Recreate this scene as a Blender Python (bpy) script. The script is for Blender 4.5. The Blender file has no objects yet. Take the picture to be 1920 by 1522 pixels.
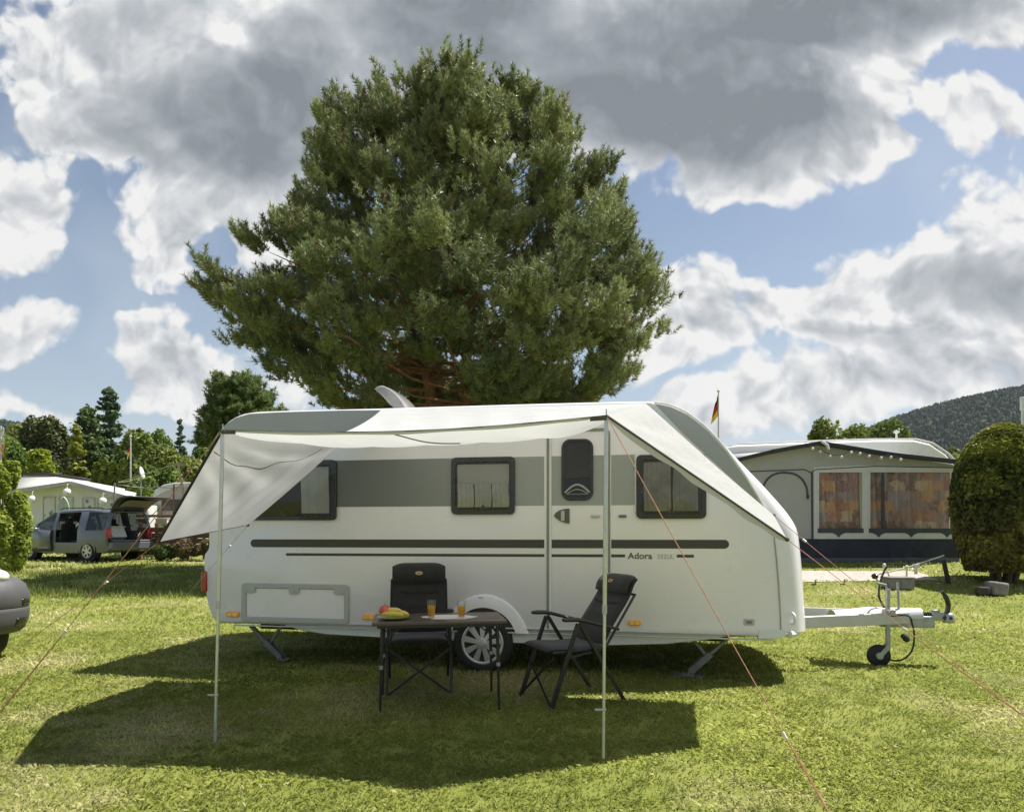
import bpy, bmesh, math, random
import numpy as np
from mathutils import Vector, Matrix, Quaternion
R_ = math.radians
random.seed(7)
rng = np.random.default_rng(11)
scene = bpy.context.scene
COL = scene.collection

# ------------------------------------------------------------------ camera
F, HZ, H = 1300.0, 990.0, 1.42          # focal length in photo pixels, horizon row, eye height
cam_d = bpy.data.cameras.new("camera")
cam = bpy.data.objects.new("camera", cam_d)
COL.objects.link(cam)
cam.location = (0, 0, H)
cam.rotation_euler = (R_(90), 0, 0)
cam_d.sensor_width = 36
cam_d.lens = F / 1920 * 36
cam_d.shift_y = (HZ - 761) / 1920
cam_d.clip_start = 0.05
cam_d.clip_end = 8000
scene.camera = cam

# ------------------------------------------------------------------ light
KX, KY = 0.51, 0.22                      # shadow offset per metre of height (towards -x, -y)
sun_dir = Vector((KX, KY, 1)).normalized()
SUN_EL = math.asin(sun_dir.z)
SUN_AZ = math.atan2(sun_dir.x, sun_dir.y)
sl = bpy.data.lights.new("sun", 'SUN')
sl.energy = 4.8
sl.angle = R_(0.55)
sl.color = (1.0, 0.955, 0.885)
so = bpy.data.objects.new("sun", sl)
so.rotation_euler = sun_dir.to_track_quat('Z', 'Y').to_euler()
so.location = (20, 10, 40)
COL.objects.link(so)
scene.view_settings.view_transform = 'Standard'
scene.view_settings.look = 'None'
scene.view_settings.exposure = 0.74
scene.view_settings.gamma = 1
scene.render.engine = 'CYCLES'
try:
    scene.cycles.use_denoising = True
    scene.cycles.max_bounces = 7
    scene.cycles.diffuse_bounces = 3
    scene.cycles.transparent_max_bounces = 12
    scene.cycles.sample_clamp_indirect = 8
except Exception:
    pass

# ------------------------------------------------------------------ node helpers
class NT:
    def __init__(s, tree):
        s.t = tree
        s.n = tree.nodes
    def new(s, typ, **kw):
        nd = s.n.new(typ)
        for k, v in kw.items():
            setattr(nd, k, v)
        return nd
    def put(s, sock, v):
        if v is None:
            return
        if hasattr(v, 'is_output') or isinstance(v, bpy.types.NodeSocket):
            s.t.links.new(v, sock)
        else:
            if isinstance(v, (tuple, list)) and sock.type == 'RGBA' and len(v) == 3:
                v = (*v, 1)
            sock.default_value = v
    def math(s, op, a, b=None, c=None, clamp=False):
        nd = s.new('ShaderNodeMath', operation=op, use_clamp=clamp)
        for i, v in enumerate((a, b, c)):
            s.put(nd.inputs[i], v)
        return nd.outputs[0]
    def vmath(s, op, a, b=None, c=None):
        nd = s.new('ShaderNodeVectorMath', operation=op)
        for i, v in enumerate((a, b, c)):
            s.put(nd.inputs[i], v)
        return nd.outputs['Value'] if op in ('DOT_PRODUCT', 'LENGTH') else nd.outputs[0]
    def mix(s, f, a, b, blend='MIX'):
        nd = s.new('ShaderNodeMix', data_type='RGBA', blend_type=blend)
        s.put(nd.inputs[0], f); s.put(nd.inputs[6], a); s.put(nd.inputs[7], b)
        return nd.outputs[2]
    def ramp(s, f, lo, hi, tlo=0.0, thi=1.0, smooth=True):
        nd = s.new('ShaderNodeMapRange', interpolation_type='SMOOTHSTEP' if smooth else 'LINEAR')
        s.put(nd.inputs[0], f)
        for i, v in enumerate((lo, hi, tlo, thi)):
            s.put(nd.inputs[i + 1], v)
        return nd.outputs[0]
    def noise(s, vec, scale, detail=4, rough=.55, dist=0.0, dims='3D'):
        nd = s.new('ShaderNodeTexNoise', noise_dimensions=dims)
        s.put(nd.inputs['Vector'], vec)
        nd.inputs['Scale'].default_value = scale
        nd.inputs['Detail'].default_value = detail
        nd.inputs['Roughness'].default_value = rough
        nd.inputs['Distortion'].default_value = dist
        return nd.outputs['Fac']

# ------------------------------------------------------------------ sky (Nishita + procedural cumulus by direction)
world = bpy.data.worlds.new("World")
scene.world = world
world.use_nodes = True
world.node_tree.nodes.clear()
w = NT(world.node_tree)
SKY_K = 0.088
sky = w.new('ShaderNodeTexSky', sky_type='NISHITA')
sky.sun_disc = False
sky.sun_elevation = SUN_EL
sky.sun_rotation = SUN_AZ
sky.altitude = 300
sky.air_density = 1.0
sky.dust_density = 1.6
sky.ozone_density = 1.2
tc = w.new('ShaderNodeTexCoord')
sep = w.new('ShaderNodeSeparateXYZ')
w.put(sep.inputs[0], tc.outputs['Generated'])
ay = w.math('MAXIMUM', w.math('ABSOLUTE', sep.outputs[1]), 0.14)
cmb = w.new('ShaderNodeCombineXYZ')
w.put(cmb.inputs[0], w.math('DIVIDE', sep.outputs[0], ay))
w.put(cmb.inputs[1], w.math('DIVIDE', sep.outputs[2], ay))
w.put(cmb.inputs[2], w.math('MULTIPLY', w.math('SIGN', sep.outputs[1]), 0.5))
pdir = cmb.outputs[0]

def cpos(px, py):
    return ((px - 960) / F, (HZ - py) / F)
CLOUDS = [  # px, py, rx, ry, weight : directions of the cloud masses
    (330, 110, 380, 230, 1.3), (150, 150, 175, 130, 1.0), (420, 260, 300, 120, .9), (800, 60, 520, 260, 1.3), (1250, 120, 430, 270, 1.5),
    (1480, 170, 260, 190, 1.1), (1720, 10, 330, 110, 1.2), (1640, 140, 120, 100, .8), (1570, 260, 130, 70, .7),
    (0, 390, 150, 165, 1.1), (60, 420, 80, 90, .6), (300, 420, 160, 110, .8), (480, 400, 200, 160, 1.0), (285, 530, 90, 60, .7),
    (20, 625, 125, 75, 1.0), (275, 615, 80, 62, 1.0), (300, 672, 140, 46, 1.1), (290, 740, 100, 60, 1.0), (430, 735, 220, 70, .9), (10, 745, 60, 45, .9),
    (1320, 560, 150, 110, 1.15), (1300, 650, 150, 55, 1.0), (1180, 600, 160, 130, .9),
    (1720, 560, 290, 120, 1.2), (1880, 460, 190, 200, 1.15), (1540, 600, 150, 65, .95), (1900, 640, 220, 70, .8),
    (1640, 720, 310, 70, 1.0), (1440, 775, 230, 75, .95), (1300, 755, 105, 46, 1.0), (1850, 730, 220, 70, .8), (1130, 770, 90, 40, .6),
    (1815, 205, 98, 78, 1.15), (1672, 262, 48, 30, .85), (1410, 345, 135, 55, .72), (1480, 350, 70, 30, .4), (1875, 70, 65, 75, .75), (1900, 230, 50, 40, .5),
    (100, 770, 120, 30, .6), (400, 460, 42, 52, -1.1), (230, 330, 60, 40, -.3), (170, 470, 70, 120, -.5), (250, 565, 90, 26, -.7), (150, 700, 60, 60, -.5), (1450, 430, 120, 90, -.3)]
DARKS = [
    (400, 235, 300, 115, 1.0), (540, 130, 110, 110, .75), (250, 40, 170, 90, .5), (470, 300, 160, 50, .4), (760, 40, 260, 200, .6),
    (1000, 110, 380, 260, .7), (1330, 130, 320, 230, 1.1), (1200, 240, 260, 110, .8), (1700, 10, 360, 90, 1.0), (1480, 230, 150, 80, .3),
    (1880, 545, 190, 75, .75), (1640, 645, 210, 30, .55), (1330, 600, 140, 60, .25), (480, 390, 200, 90, .3), (1700, 720, 300, 60, .3), (280, 690, 130, 40, .35), (20, 650, 110, 40, .3), (1800, 230, 90, 35, .2), (1420, 310, 90, 40, .25), (330, 470, 120, 60, .2)]

def blobs(lst, vec):
    acc = None
    for (px, py, rx, ry, wt) in lst:
        cx, cy = cpos(px, py)
        sx, sy = F / (rx * 1.10), F / (ry * 1.10)
        q = w.vmath('MULTIPLY_ADD', vec, (sx, sy, 0), (-cx * sx, -cy * sy, 0))
        d2 = w.vmath('DOT_PRODUCT', q, q)
        g = w.math('MAXIMUM', w.math('MULTIPLY_ADD', d2, -wt if True else 0, wt), 0.0) if wt > 0 else w.math('MINIMUM', w.math('MULTIPLY_ADD', d2, -wt, wt), 0.0)
        acc = g if acc is None else w.math('ADD', acc, g)
    return acc

def billow(vec):
    n = w.noise(vec, 7.5, 8, .62, 0.0, '2D')
    v = w.new('ShaderNodeTexVoronoi', feature='SMOOTH_F1', voronoi_dimensions='2D')
    w.put(v.inputs['Vector'], vec)
    v.inputs['Scale'].default_value = 14
    v.inputs['Detail'].default_value = 2.0
    v.inputs['Roughness'].default_value = .6
    v.inputs['Smoothness'].default_value = .25
    return w.math('ADD', w.math('MULTIPLY', w.math('SUBTRACT', n, .5), 2.3), w.math('MULTIPLY', w.math('SUBTRACT', .40, v.outputs['Distance']), 1.0))

wn = w.new('ShaderNodeTexNoise', noise_dimensions='2D')
w.put(wn.inputs['Vector'], pdir)
wn.inputs['Scale'].default_value = 4.5
wn.inputs['Detail'].default_value = 4
wv = w.vmath('SUBTRACT', wn.outputs['Color'], (.5, .5, .5))
warp = w.vmath('MULTIPLY_ADD', wv, (.11, .09, 0), pdir)
base = w.math('MINIMUM', blobs(CLOUDS, warp), 1.25)
dark = blobs(DARKS, w.vmath('MULTIPLY_ADD', wv, (.15, .11, 0), pdir))
b0 = billow(warp)
b1 = billow(w.vmath('ADD', warp, (.010, .024, 0)))
dens = w.math('ADD', base, w.math('MULTIPLY', b0, .60))
dens = w.math('SUBTRACT', dens, w.ramp(sep.outputs[1], .05, -.25, 0, .18))      # clearer sky to the north, behind the viewer
mask = w.ramp(w.math('ADD', dens, w.math('MULTIPLY', w.math('SUBTRACT', w.noise(pdir, 26, 5, .6, 0.0, '2D'), .5), .5)), .08, .58)
core = w.ramp(dens, .45, 1.3)
relief = w.math('SUBTRACT', b0, b1)
soft = w.noise(warp, 3.0, 3, .5, 0.0, '2D')
sh = w.math('MULTIPLY', dark, w.ramp(w.math('ADD', base, w.math('MULTIPLY', b0, .22)), .35, 1.05))
sh = w.math('MINIMUM', w.math('MULTIPLY', sh, w.math('MULTIPLY_ADD', soft, 1.3, .25)), 1.4)
sh = w.math('MULTIPLY', sh, w.math('MULTIPLY_ADD', b0, -.30, 1.0))
sh = w.math('ADD', w.math('MULTIPLY', sh, .70), w.math('MULTIPLY', core, .12))
sh = w.math('ADD', sh, w.math('MULTIPLY', relief, w.ramp(dark, .0, .6, -.44, -.13)))
sh = w.math('ADD', sh, w.math('MULTIPLY', b0, -.04))
cr = w.new('ShaderNodeValToRGB')
w.put(cr.inputs[0], sh)
el = cr.color_ramp.elements
el[0].position = 0.0; el[0].color = (.80, .80, .79, 1)
el[1].position = 1.0; el[1].color = (.215, .24, .265, 1)
for pos, c in ((.16, (.66, .67, .685)), (.42, (.46, .485, .515)), (.72, (.30, .33, .36))):
    e = el.new(pos); e.color = (*c, 1)
cloud_col = w.vmath('SCALE', cr.outputs[0])
cloud_col.node.inputs['Scale'].default_value = .66 / SKY_K
# thin high veil that pales the blue towards the horizon
veil = w.ramp(sep.outputs[2], .50, .0, 0.05, .55)
veil = w.math('ADD', veil, w.math('MULTIPLY', w.ramp(soft, .42, .75), .22))
skyc = w.mix(veil, w.mix(1.0, sky.outputs[0], (.86, .84, .80), 'MULTIPLY'), (4.2, 4.7, 5.2))
out = w.mix(mask, skyc, cloud_col)
bg = w.new('ShaderNodeBackground')
w.put(bg.inputs[0], out)
bg.inputs[1].default_value = SKY_K
wo = w.new('ShaderNodeOutputWorld')
w.put(wo.inputs[0], bg.outputs[0])
try:
    world.cycles.sampling_method = 'MANUAL'
    world.cycles.sample_map_resolution = 512
except Exception:
    pass

# ------------------------------------------------------------------ pixel -> place helpers (layout only)
def P(px, py, d):
    return Vector(((px - 960) * d / F, d, H - (py - HZ) * d / F))

def sstep(a, b, x):
    t = min(1, max(0, (x - a) / (b - a)))
    return t * t * (3 - 2 * t)

def ground(x, y):
    k = .026 + (.112 - .026) * sstep(-7, 3, x)
    top = 26 if x < -3 else 26 - 9 * sstep(-3, 3, x)
    yy = min(y, top) - 10.3
    r = 0.5 * (yy + math.sqrt(yy * yy + .6)) - .5 * (-10.3 + math.sqrt(10.3 ** 2 + .6)) if yy > -10 else 0
    return max(0, k * r)

# ------------------------------------------------------------------ materials
MATS = {}
def mat(name, col, rough=.5, metal=0.0, var=.10, scale=6, bump=0.0, bscale=90, coat=0.0, spec=.5, dirt=None, aniso=None, transl=0.0, emit=None, sheen=0):
    if name in MATS:
        return MATS[name]
    m = bpy.data.materials.new(name)
    m.use_nodes = True
    t = NT(m.node_tree)
    b = t.n['Principled BSDF']
    co = t.new('ShaderNodeTexCoord').outputs['Object']
    n = t.noise(co, scale, 5, .6)
    c = t.mix(t.ramp(n, .3, .7), tuple(x * (1 - var) for x in col), tuple(min(1, x * (1 + var)) for x in col))
    if dirt:
        n2 = t.noise(co, dirt[1], 8, .65)
        c = t.mix(t.math('MULTIPLY', t.ramp(n2, .52, .8), dirt[2]), c, dirt[0])
    t.put(b.inputs['Base Color'], c)
    n3 = t.noise(co, scale * 3.1, 4, .6)
    t.put(b.inputs['Roughness'], t.ramp(n3, .25, .75, max(.02, rough - .07), min(1, rough + .07)))
    b.inputs['Metallic'].default_value = metal
    b.inputs['Specular IOR Level'].default_value = spec
    b.inputs['Coat Weight'].default_value = coat
    b.inputs['Coat Roughness'].default_value = .08
    if sheen:
        b.inputs['Sheen Weight'].default_value = sheen
    if bump:
        bp = t.new('ShaderNodeBump')
        bp.inputs['Strength'].default_value = bump
        bp.inputs['Distance'].default_value = .004
        t.put(bp.inputs['Height'], t.noise(co, bscale, 4, .6))
        t.put(b.inputs['Normal'], bp.outputs[0])
    if emit:
        b.inputs['Emission Color'].default_value = (*emit[0], 1)
        b.inputs['Emission Strength'].default_value = emit[1]
    if transl:
        tr = t.new('ShaderNodeBsdfTranslucent')
        t.put(tr.inputs[0], c)
        mx = t.new('ShaderNodeMixShader')
        mx.inputs[0].default_value = transl
        t.put(mx.inputs[1], b.outputs[0]); t.put(mx.inputs[2], tr.outputs[0])
        t.put(t.n['Material Output'].inputs[0], mx.outputs[0])
    MATS[name] = m
    return m

def glass(name, tint=(.8, .85, .85), refl=.12, rough=.02, dens=0.0, body=(.02, .02, .02)):
    """thin pane: clear/dark mix plus a fresnel reflection"""
    m = bpy.data.materials.new(name)
    m.use_nodes = True
    t = NT(m.node_tree)
    t.n.remove(t.n['Principled BSDF'])
    tr = t.new('ShaderNodeBsdfTransparent'); tr.inputs[0].default_value = (*tint, 1)
    df = t.new('ShaderNodeBsdfDiffuse'); df.inputs[0].default_value = (*body, 1)
    m0 = t.new('ShaderNodeMixShader'); m0.inputs[0].default_value = dens
    t.put(m0.inputs[1], tr.outputs[0]); t.put(m0.inputs[2], df.outputs[0])
    gl = t.new('ShaderNodeBsdfGlossy'); gl.inputs['Roughness'].default_value = rough
    lw = t.new('ShaderNodeLayerWeight'); lw.inputs[0].default_value = .5
    fac = t.math('ADD', t.math('MULTIPLY', t.math('POWER', lw.outputs['Facing'], 4.5), .85), refl, clamp=True)
    m1 = t.new('ShaderNodeMixShader'); t.put(m1.inputs[0], fac)
    t.put(m1.inputs[1], m0.outputs[0]); t.put(m1.inputs[2], gl.outputs[0])
    t.put(t.n['Material Output'].inputs[0], m1.outputs[0])
    return m

def leafmat(name, dark, light, transl=.3, rough=.55, extra=None):
    m = bpy.data.materials.new(name)
    m.use_nodes = True
    t = NT(m.node_tree)
    b = t.n['Principled BSDF']
    at = t.new('ShaderNodeAttribute', attribute_name='tint')
    c = t.mix(at.outputs['Fac'], dark, light)
    if extra:
        at2 = t.new('ShaderNodeAttribute', attribute_name='dry')
        c = t.mix(at2.outputs['Fac'], c, extra)
    t.put(b.inputs['Base Color'], c)
    b.inputs['Roughness'].default_value = rough
    b.inputs['Specular IOR Level'].default_value = .35
    tr = t.new('ShaderNodeBsdfTranslucent')
    t.put(tr.inputs[0], c)
    mx = t.new('ShaderNodeMixShader'); mx.inputs[0].default_value = transl
    t.put(mx.inputs[1], b.outputs[0]); t.put(mx.inputs[2], tr.outputs[0])
    t.put(t.n['Material Output'].inputs[0], mx.outputs[0])
    return m

# ------------------------------------------------------------------ object helpers
def tag(o, label=None, cat=None, group=None, kind=None):
    if label: o['label'] = label
    if cat: o['category'] = cat
    if group: o['group'] = group
    if kind: o['kind'] = kind
    return o

def empty(name, loc=(0, 0, 0), rz=0.0, label=None, cat=None, group=None):
    o = bpy.data.objects.new(name, None)
    o.empty_display_size = .2
    o.location = loc
    o.rotation_euler = (0, 0, rz)
    COL.objects.link(o)
    return tag(o, label, cat, group)

def copy_tree(o, parent=None):
    c = o.copy()
    COL.objects.link(c)
    c.parent = parent
    for ch in list(o.children):
        copy_tree(ch, c)
    return c

def frame_of(d):
    d = Vector(d).normalized()
    a = Vector((0, 0, 1)) if abs(d.z) < .95 else Vector((1, 0, 0))
    u = d.cross(a).normalized()
    v = u.cross(d).normalized()
    return u, v

class MB:
    """collects shapes into one mesh"""
    def __init__(s):
        s.v = []
        s.f = []
    def add(s, vs, fs):
        k = len(s.v)
        s.v += [tuple(x) for x in vs]
        s.f += [tuple(i + k for i in f) for f in fs]
        return s
    def box(s, c, sz, m=None):
        hx, hy, hz = sz[0] / 2, sz[1] / 2, sz[2] / 2
        vs = [Vector((x * hx, y * hy, z * hz)) for x in (-1, 1) for y in (-1, 1) for z in (-1, 1)]
        if m is not None:
            vs = [m @ x for x in vs]
        c = Vector(c)
        vs = [x + c for x in vs]
        return s.add(vs, [(0, 1, 3, 2), (4, 6, 7, 5), (0, 4, 5, 1), (2, 3, 7, 6), (0, 2, 6, 4), (1, 5, 7, 3)])
    def bar(s, a, b, wd, th, up=(0, 0, 1)):
        """rectangular bar from a to b; wd across, th along 'up'"""
        a, b = Vector(a), Vector(b)
        d = (b - a).normalized()
        u = d.cross(Vector(up))
        if u.length < 1e-4:
            u = d.cross(Vector((1, 0, 0)))
        u.normalize()
        v = u.cross(d).normalized()
        vs = []
        for p in (a, b):
            for i, j in ((-1, -1), (1, -1), (1, 1), (-1, 1)):
                vs.append(p + u * (i * wd / 2) + v * (j * th / 2))
        return s.add(vs, [(3, 2, 1, 0), (4, 5, 6, 7), (0, 1, 5, 4), (1, 2, 6, 5), (2, 3, 7, 6), (3, 0, 4, 7)])
    def tube(s, pts, r, n=8, cap=True):
        pts = [Vector(p) for p in pts]
        rs = r if isinstance(r, (list, tuple)) else [r] * len(pts)
        rings, vs, fs = [], [], []
        d0 = (pts[1] - pts[0]).normalized()
        u, v = frame_of(d0)
        pd = d0
        for i, p in enumerate(pts):
            d = (pts[min(i + 1, len(pts) - 1)] - pts[max(i - 1, 0)])
            d = d.normalized() if d.length > 1e-9 else pd
            q = pd.rotation_difference(d)
            u = q @ u; v = q @ v; pd = d
            for k in range(n):
                a = 2 * math.pi * k / n
                vs.append(p + (u * math.cos(a) + v * math.sin(a)) * rs[i])
        m = len(pts)
        for i in range(m - 1):
            for k in range(n):
                k2 = (k + 1) % n
                fs.append((i * n + k, i * n + k2, (i + 1) * n + k2, (i + 1) * n + k))
        if cap:
            fs.append(tuple(range(n - 1, -1, -1)))
            fs.append(tuple((m - 1) * n + k for k in range(n)))
        return s.add(vs, fs)
    def lathe(s, prof, c=(0, 0, 0), ax=(0, 0, 1), n=24, close=False):
        """prof: (r, h) pairs along axis"""
        ax = Vector(ax).normalized()
        u, v = frame_of(ax)
        c = Vector(c)
        vs, fs = [], []
        for r, h in prof:
            for k in range(n):
                a = 2 * math.pi * k / n
                vs.append(c + ax * h + (u * math.cos(a) + v * math.sin(a)) * r)
        m = len(prof)
        for i in range(m - 1 if not close else m):
            j = (i + 1) % m
            for k in range(n):
                k2 = (k + 1) % n
                fs.append((i * n + k, j * n + k, j * n + k2, i * n + k2))
        if not close:
            fs.append(tuple(range(n)))
            fs.append(tuple((m - 1) * n + k for k in range(n - 1, -1, -1)))
        return s.add(vs, fs)
    def prism(s, poly, f0, f1):
        """poly of 2-D points; f0/f1 map a 2-D point to its front/back 3-D place"""
        n = len(poly)
        vs = [f0(p) for p in poly] + [f1(p) for p in poly]
        fs = [tuple(range(n)), tuple(range(2 * n - 1, n - 1, -1))]
        for i in range(n):
            j = (i + 1) % n
            fs.append((i, i + n, j + n, j))
        return s.add(vs, fs)
    def ring(s, outer, inner, f0, f1):
        """frame between two outlines with equal point counts"""
        n = len(outer)
        vs = [f0(p) for p in outer] + [f0(p) for p in inner] + [f1(p) for p in outer] + [f1(p) for p in inner]
        fs = []
        for i in range(n):
            j = (i + 1) % n
            fs += [(i, j, n + j, n + i), (2 * n + j, 2 * n + i, 3 * n + i, 3 * n + j), (i, 2 * n + i, 2 * n + j, j), (n + j, 3 * n + j, 3 * n + i, n + i)]
        return s.add(vs, fs)
    def grid(s, nu, nv, fn):
        vs = [fn(i / (nu - 1), j / (nv - 1)) for j in range(nv) for i in range(nu)]
        fs = [(j * nu + i, j * nu + i + 1, (j + 1) * nu + i + 1, (j + 1) * nu + i) for j in range(nv - 1) for i in range(nu - 1)]
        return s.add(vs, fs)
    def ball(s, c, r, n=12, m=8, sq=(1, 1, 1)):
        c = Vector(c)
        vs, fs = [], []
        for j in range(m + 1):
            th = math.pi * j / m
            for i in range(n):
                a = 2 * math.pi * i / n
                vs.append(c + Vector((math.sin(th) * math.cos(a) * r * sq[0], math.sin(th) * math.sin(a) * r * sq[1], math.cos(th) * r * sq[2])))
        for j in range(m):
            for i in range(n):
                fs.append((j * n + i, (j + 1) * n + i, (j + 1) * n + (i + 1) % n, j * n + (i + 1) % n))
        return s.add(vs, fs)
    def build(s, name, m, parent=None, smooth=40, bevel=0, seg=2, solid=0, sub=0, loc=None, rz=None, fix=True):
        me = bpy.data.meshes.new(name)
        me.from_pydata(s.v, [], s.f)
        if fix:
            bm = bmesh.new(); bm.from_mesh(me)
            bmesh.ops.remove_doubles(bm, verts=bm.verts, dist=1e-6)
            bmesh.ops.recalc_face_normals(bm, faces=bm.faces)
            bm.to_mesh(me); bm.free()
        me.materials.append(m)
        if smooth:
            me.shade_smooth()
            try:
                me.set_sharp_from_angle(angle=R_(smooth))
            except Exception:
                pass
        o = bpy.data.objects.new(name, me)
        COL.objects.link(o)
        if parent is not None:
            o.parent = parent
        if loc is not None: o.location = loc
        if rz is not None: o.rotation_euler = (0, 0, rz)
        if solid:
            md = o.modifiers.new('solid', 'SOLIDIFY'); md.thickness = solid; md.offset = 0
        if bevel:
            md = o.modifiers.new('bevel', 'BEVEL'); md.width = bevel; md.segments = seg
            md.limit_method = 'ANGLE'; md.angle_limit = R_(50); md.harden_normals = False
        if sub:
            md = o.modifiers.new('sub', 'SUBSURF'); md.levels = sub; md.render_levels = sub
        return o

def rrect(x0, y0, x1, y1, r, n=5):
    """rounded rectangle outline"""
    r = min(r, abs(x1 - x0) / 2, abs(y1 - y0) / 2)
    pts = []
    for cx, cy, a0 in ((x1 - r, y1 - r, 0), (x0 + r, y1 - r, 90), (x0 + r, y0 + r, 180), (x1 - r, y0 + r, 270)):
        for k in range(n + 1):
            a = R_(a0 + 90 * k / n)
            pts.append((cx + r * math.cos(a), cy + r * math.sin(a)))
    return pts

def smoothline(pts, n=6, closed=False):
    """Catmull-Rom through the points"""
    pts = [Vector(p) for p in pts]
    out = []
    m = len(pts)
    for i in range(m if closed else m - 1):
        p0 = pts[(i - 1) % m] if closed or i > 0 else pts[0]
        p1 = pts[i]; p2 = pts[(i + 1) % m]
        p3 = pts[(i + 2) % m] if closed or i + 2 < m else pts[-1]
        for k in range(n):
            t = k / n
            out.append(.5 * ((2 * p1) + (p2 - p0) * t + (2 * p0 - 5 * p1 + 4 * p2 - p3) * t * t + (3 * p1 - p0 - 3 * p2 + p3) * t ** 3))
    if not closed:
        out.append(pts[-1])
    return out

def mesh_np(name, V, Fc, m, parent=None, attrs=None, smooth=False):
    V = np.asarray(V, dtype=np.float32).reshape(-1, 3)
    Fc = np.asarray(Fc, dtype=np.int32)
    n, k = Fc.shape
    me = bpy.data.meshes.new(name)
    me.vertices.add(len(V)); me.vertices.foreach_set('co', V.ravel())
    me.loops.add(n * k); me.loops.foreach_set('vertex_index', Fc.ravel())
    me.polygons.add(n)
    me.polygons.foreach_set('loop_start', np.arange(0, n * k, k, dtype=np.int32))
    me.polygons.foreach_set('loop_total', np.full(n, k, dtype=np.int32))
    for an, av in (attrs or {}).items():
        a = me.attributes.new(an, 'FLOAT', 'POINT')
        a.data.foreach_set('value', np.asarray(av, dtype=np.float32))
    me.update(calc_edges=True)
    me.materials.append(m)
    if smooth:
        me.shade_smooth()
    o = bpy.data.objects.new(name, me)
    COL.objects.link(o)
    if parent is not None:
        o.parent = parent
    return o

def unit(a):
    return a / np.maximum(np.linalg.norm(a, axis=-1, keepdims=True), 1e-9)

def leaves_np(C, size, up=0.3, aspect=1.7, out=None, outw=0.0):
    """one rhombic leaf (quad) per centre; returns verts, faces"""
    n = len(C)
    nrm = rng.normal(size=(n, 3)); nrm[:, 2] += up
    if out is not None:
        nrm = unit(nrm) + out * outw
    nrm = unit(nrm)
    t = unit(np.cross(nrm, rng.normal(size=(n, 3))))
    b = np.cross(nrm, t)
    s = (np.asarray(size) * np.ones(n))[:, None]
    a = s * aspect / 2
    bend = nrm * s * .18
    V = np.stack([C - t * a, C - b * s / 2 + bend, C + t * a, C + b * s / 2 + bend], 1)
    return V.reshape(-1, 3), np.arange(4 * n).reshape(n, 4)
# ================================================================== SETTING: lawn, grass, path, hills
def ground_np(x, y):
    s = np.clip((x + 7) / 10, 0, 1); s = s * s * (3 - 2 * s)
    k = .026 + .086 * s
    s2 = np.clip((x + 3) / 6, 0, 1); s2 = s2 * s2 * (3 - 2 * s2)
    top = 26 - 9 * s2
    yy = np.minimum(y, top) - 10.3
    r = .5 * (yy + np.sqrt(yy * yy + .6)) - .5 * (-10.3 + math.sqrt(10.3 ** 2 + .6))
    return np.maximum(0, k * r)

def lawn_material():
    m = bpy.data.materials.new("lawn")
    m.use_nodes = True
    t = NT(m.node_tree)
    b = t.n['Principled BSDF']
    co = t.new('ShaderNodeTexCoord').outputs['Object']
    big = t.noise(co, .55, 5, .6)
    mid = t.noise(co, 3.2, 6, .65)
    fine = t.noise(co, 46, 3, .7)
    c = t.mix(t.ramp(big, .32, .68), (.19, .225, .045), (.28, .28, .075))
    c = t.mix(t.math('MULTIPLY', t.ramp(mid, .5, .75), .7), c, (.33, .30, .12))
    c = t.mix(t.math('MULTIPLY', t.ramp(fine, .35, .7, 1, 0), .6), c, (.15, .18, .03))
    t.put(b.inputs['Base Color'], c)
    b.inputs['Roughness'].default_value = .9
    b.inputs['Specular IOR Level'].default_value = .15
    bp = t.new('ShaderNodeBump'); bp.inputs['Strength'].default_value = .7; bp.inputs['Distance'].default_value = .03
    t.put(bp.inputs['Height'], t.noise(co, 38, 5, .7))
    t.put(b.inputs['Normal'], bp.outputs[0])
    return m

xs = np.concatenate([[-1500, -700, -300, -120, -70], np.arange(-45, 45.1, .75), [70, 120, 300, 700, 1500]])
ys = np.concatenate([[-300, -60, -20], np.arange(-6, 42, .75), [60, 90, 150, 300, 700, 1300, 2000]])
gx, gy = np.meshgrid(xs, ys)
gz = ground_np(gx, gy)
nx, ny = len(xs), len(ys)
idx = np.arange(nx * ny).reshape(ny, nx)
Fq = np.stack([idx[:-1, :-1], idx[:-1, 1:], idx[1:, 1:], idx[1:, :-1]], -1).reshape(-1, 4)
M_LAWN = lawn_material()
tag(mesh_np("lawn", np.stack([gx, gy, gz], -1), Fq, M_LAWN, smooth=True), kind='structure')

def fbm2(x, y, seed, sc, octs=4):
    """cheap value noise on numpy arrays, 0..1"""
    r = np.random.default_rng(seed)
    tot = np.zeros_like(x); amp = 1.0; s = 0
    for o in range(octs):
        T = r.random((256, 256))
        fx, fy = x * sc + 37.3 * o + 500, y * sc + 17.1 * o + 500
        ix, iy = np.floor(fx).astype(int), np.floor(fy).astype(int)
        tx, ty = fx - ix, fy - iy
        tx = tx * tx * (3 - 2 * tx); ty = ty * ty * (3 - 2 * ty)
        g = lambda a, b: T[a % 256, b % 256]
        v = (g(ix, iy) * (1 - tx) + g(ix + 1, iy) * tx) * (1 - ty) + (g(ix, iy + 1) * (1 - tx) + g(ix + 1, iy + 1) * tx) * ty
        tot += v * amp; s += amp; amp *= .55; sc *= 2.1
    return tot / s

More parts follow.
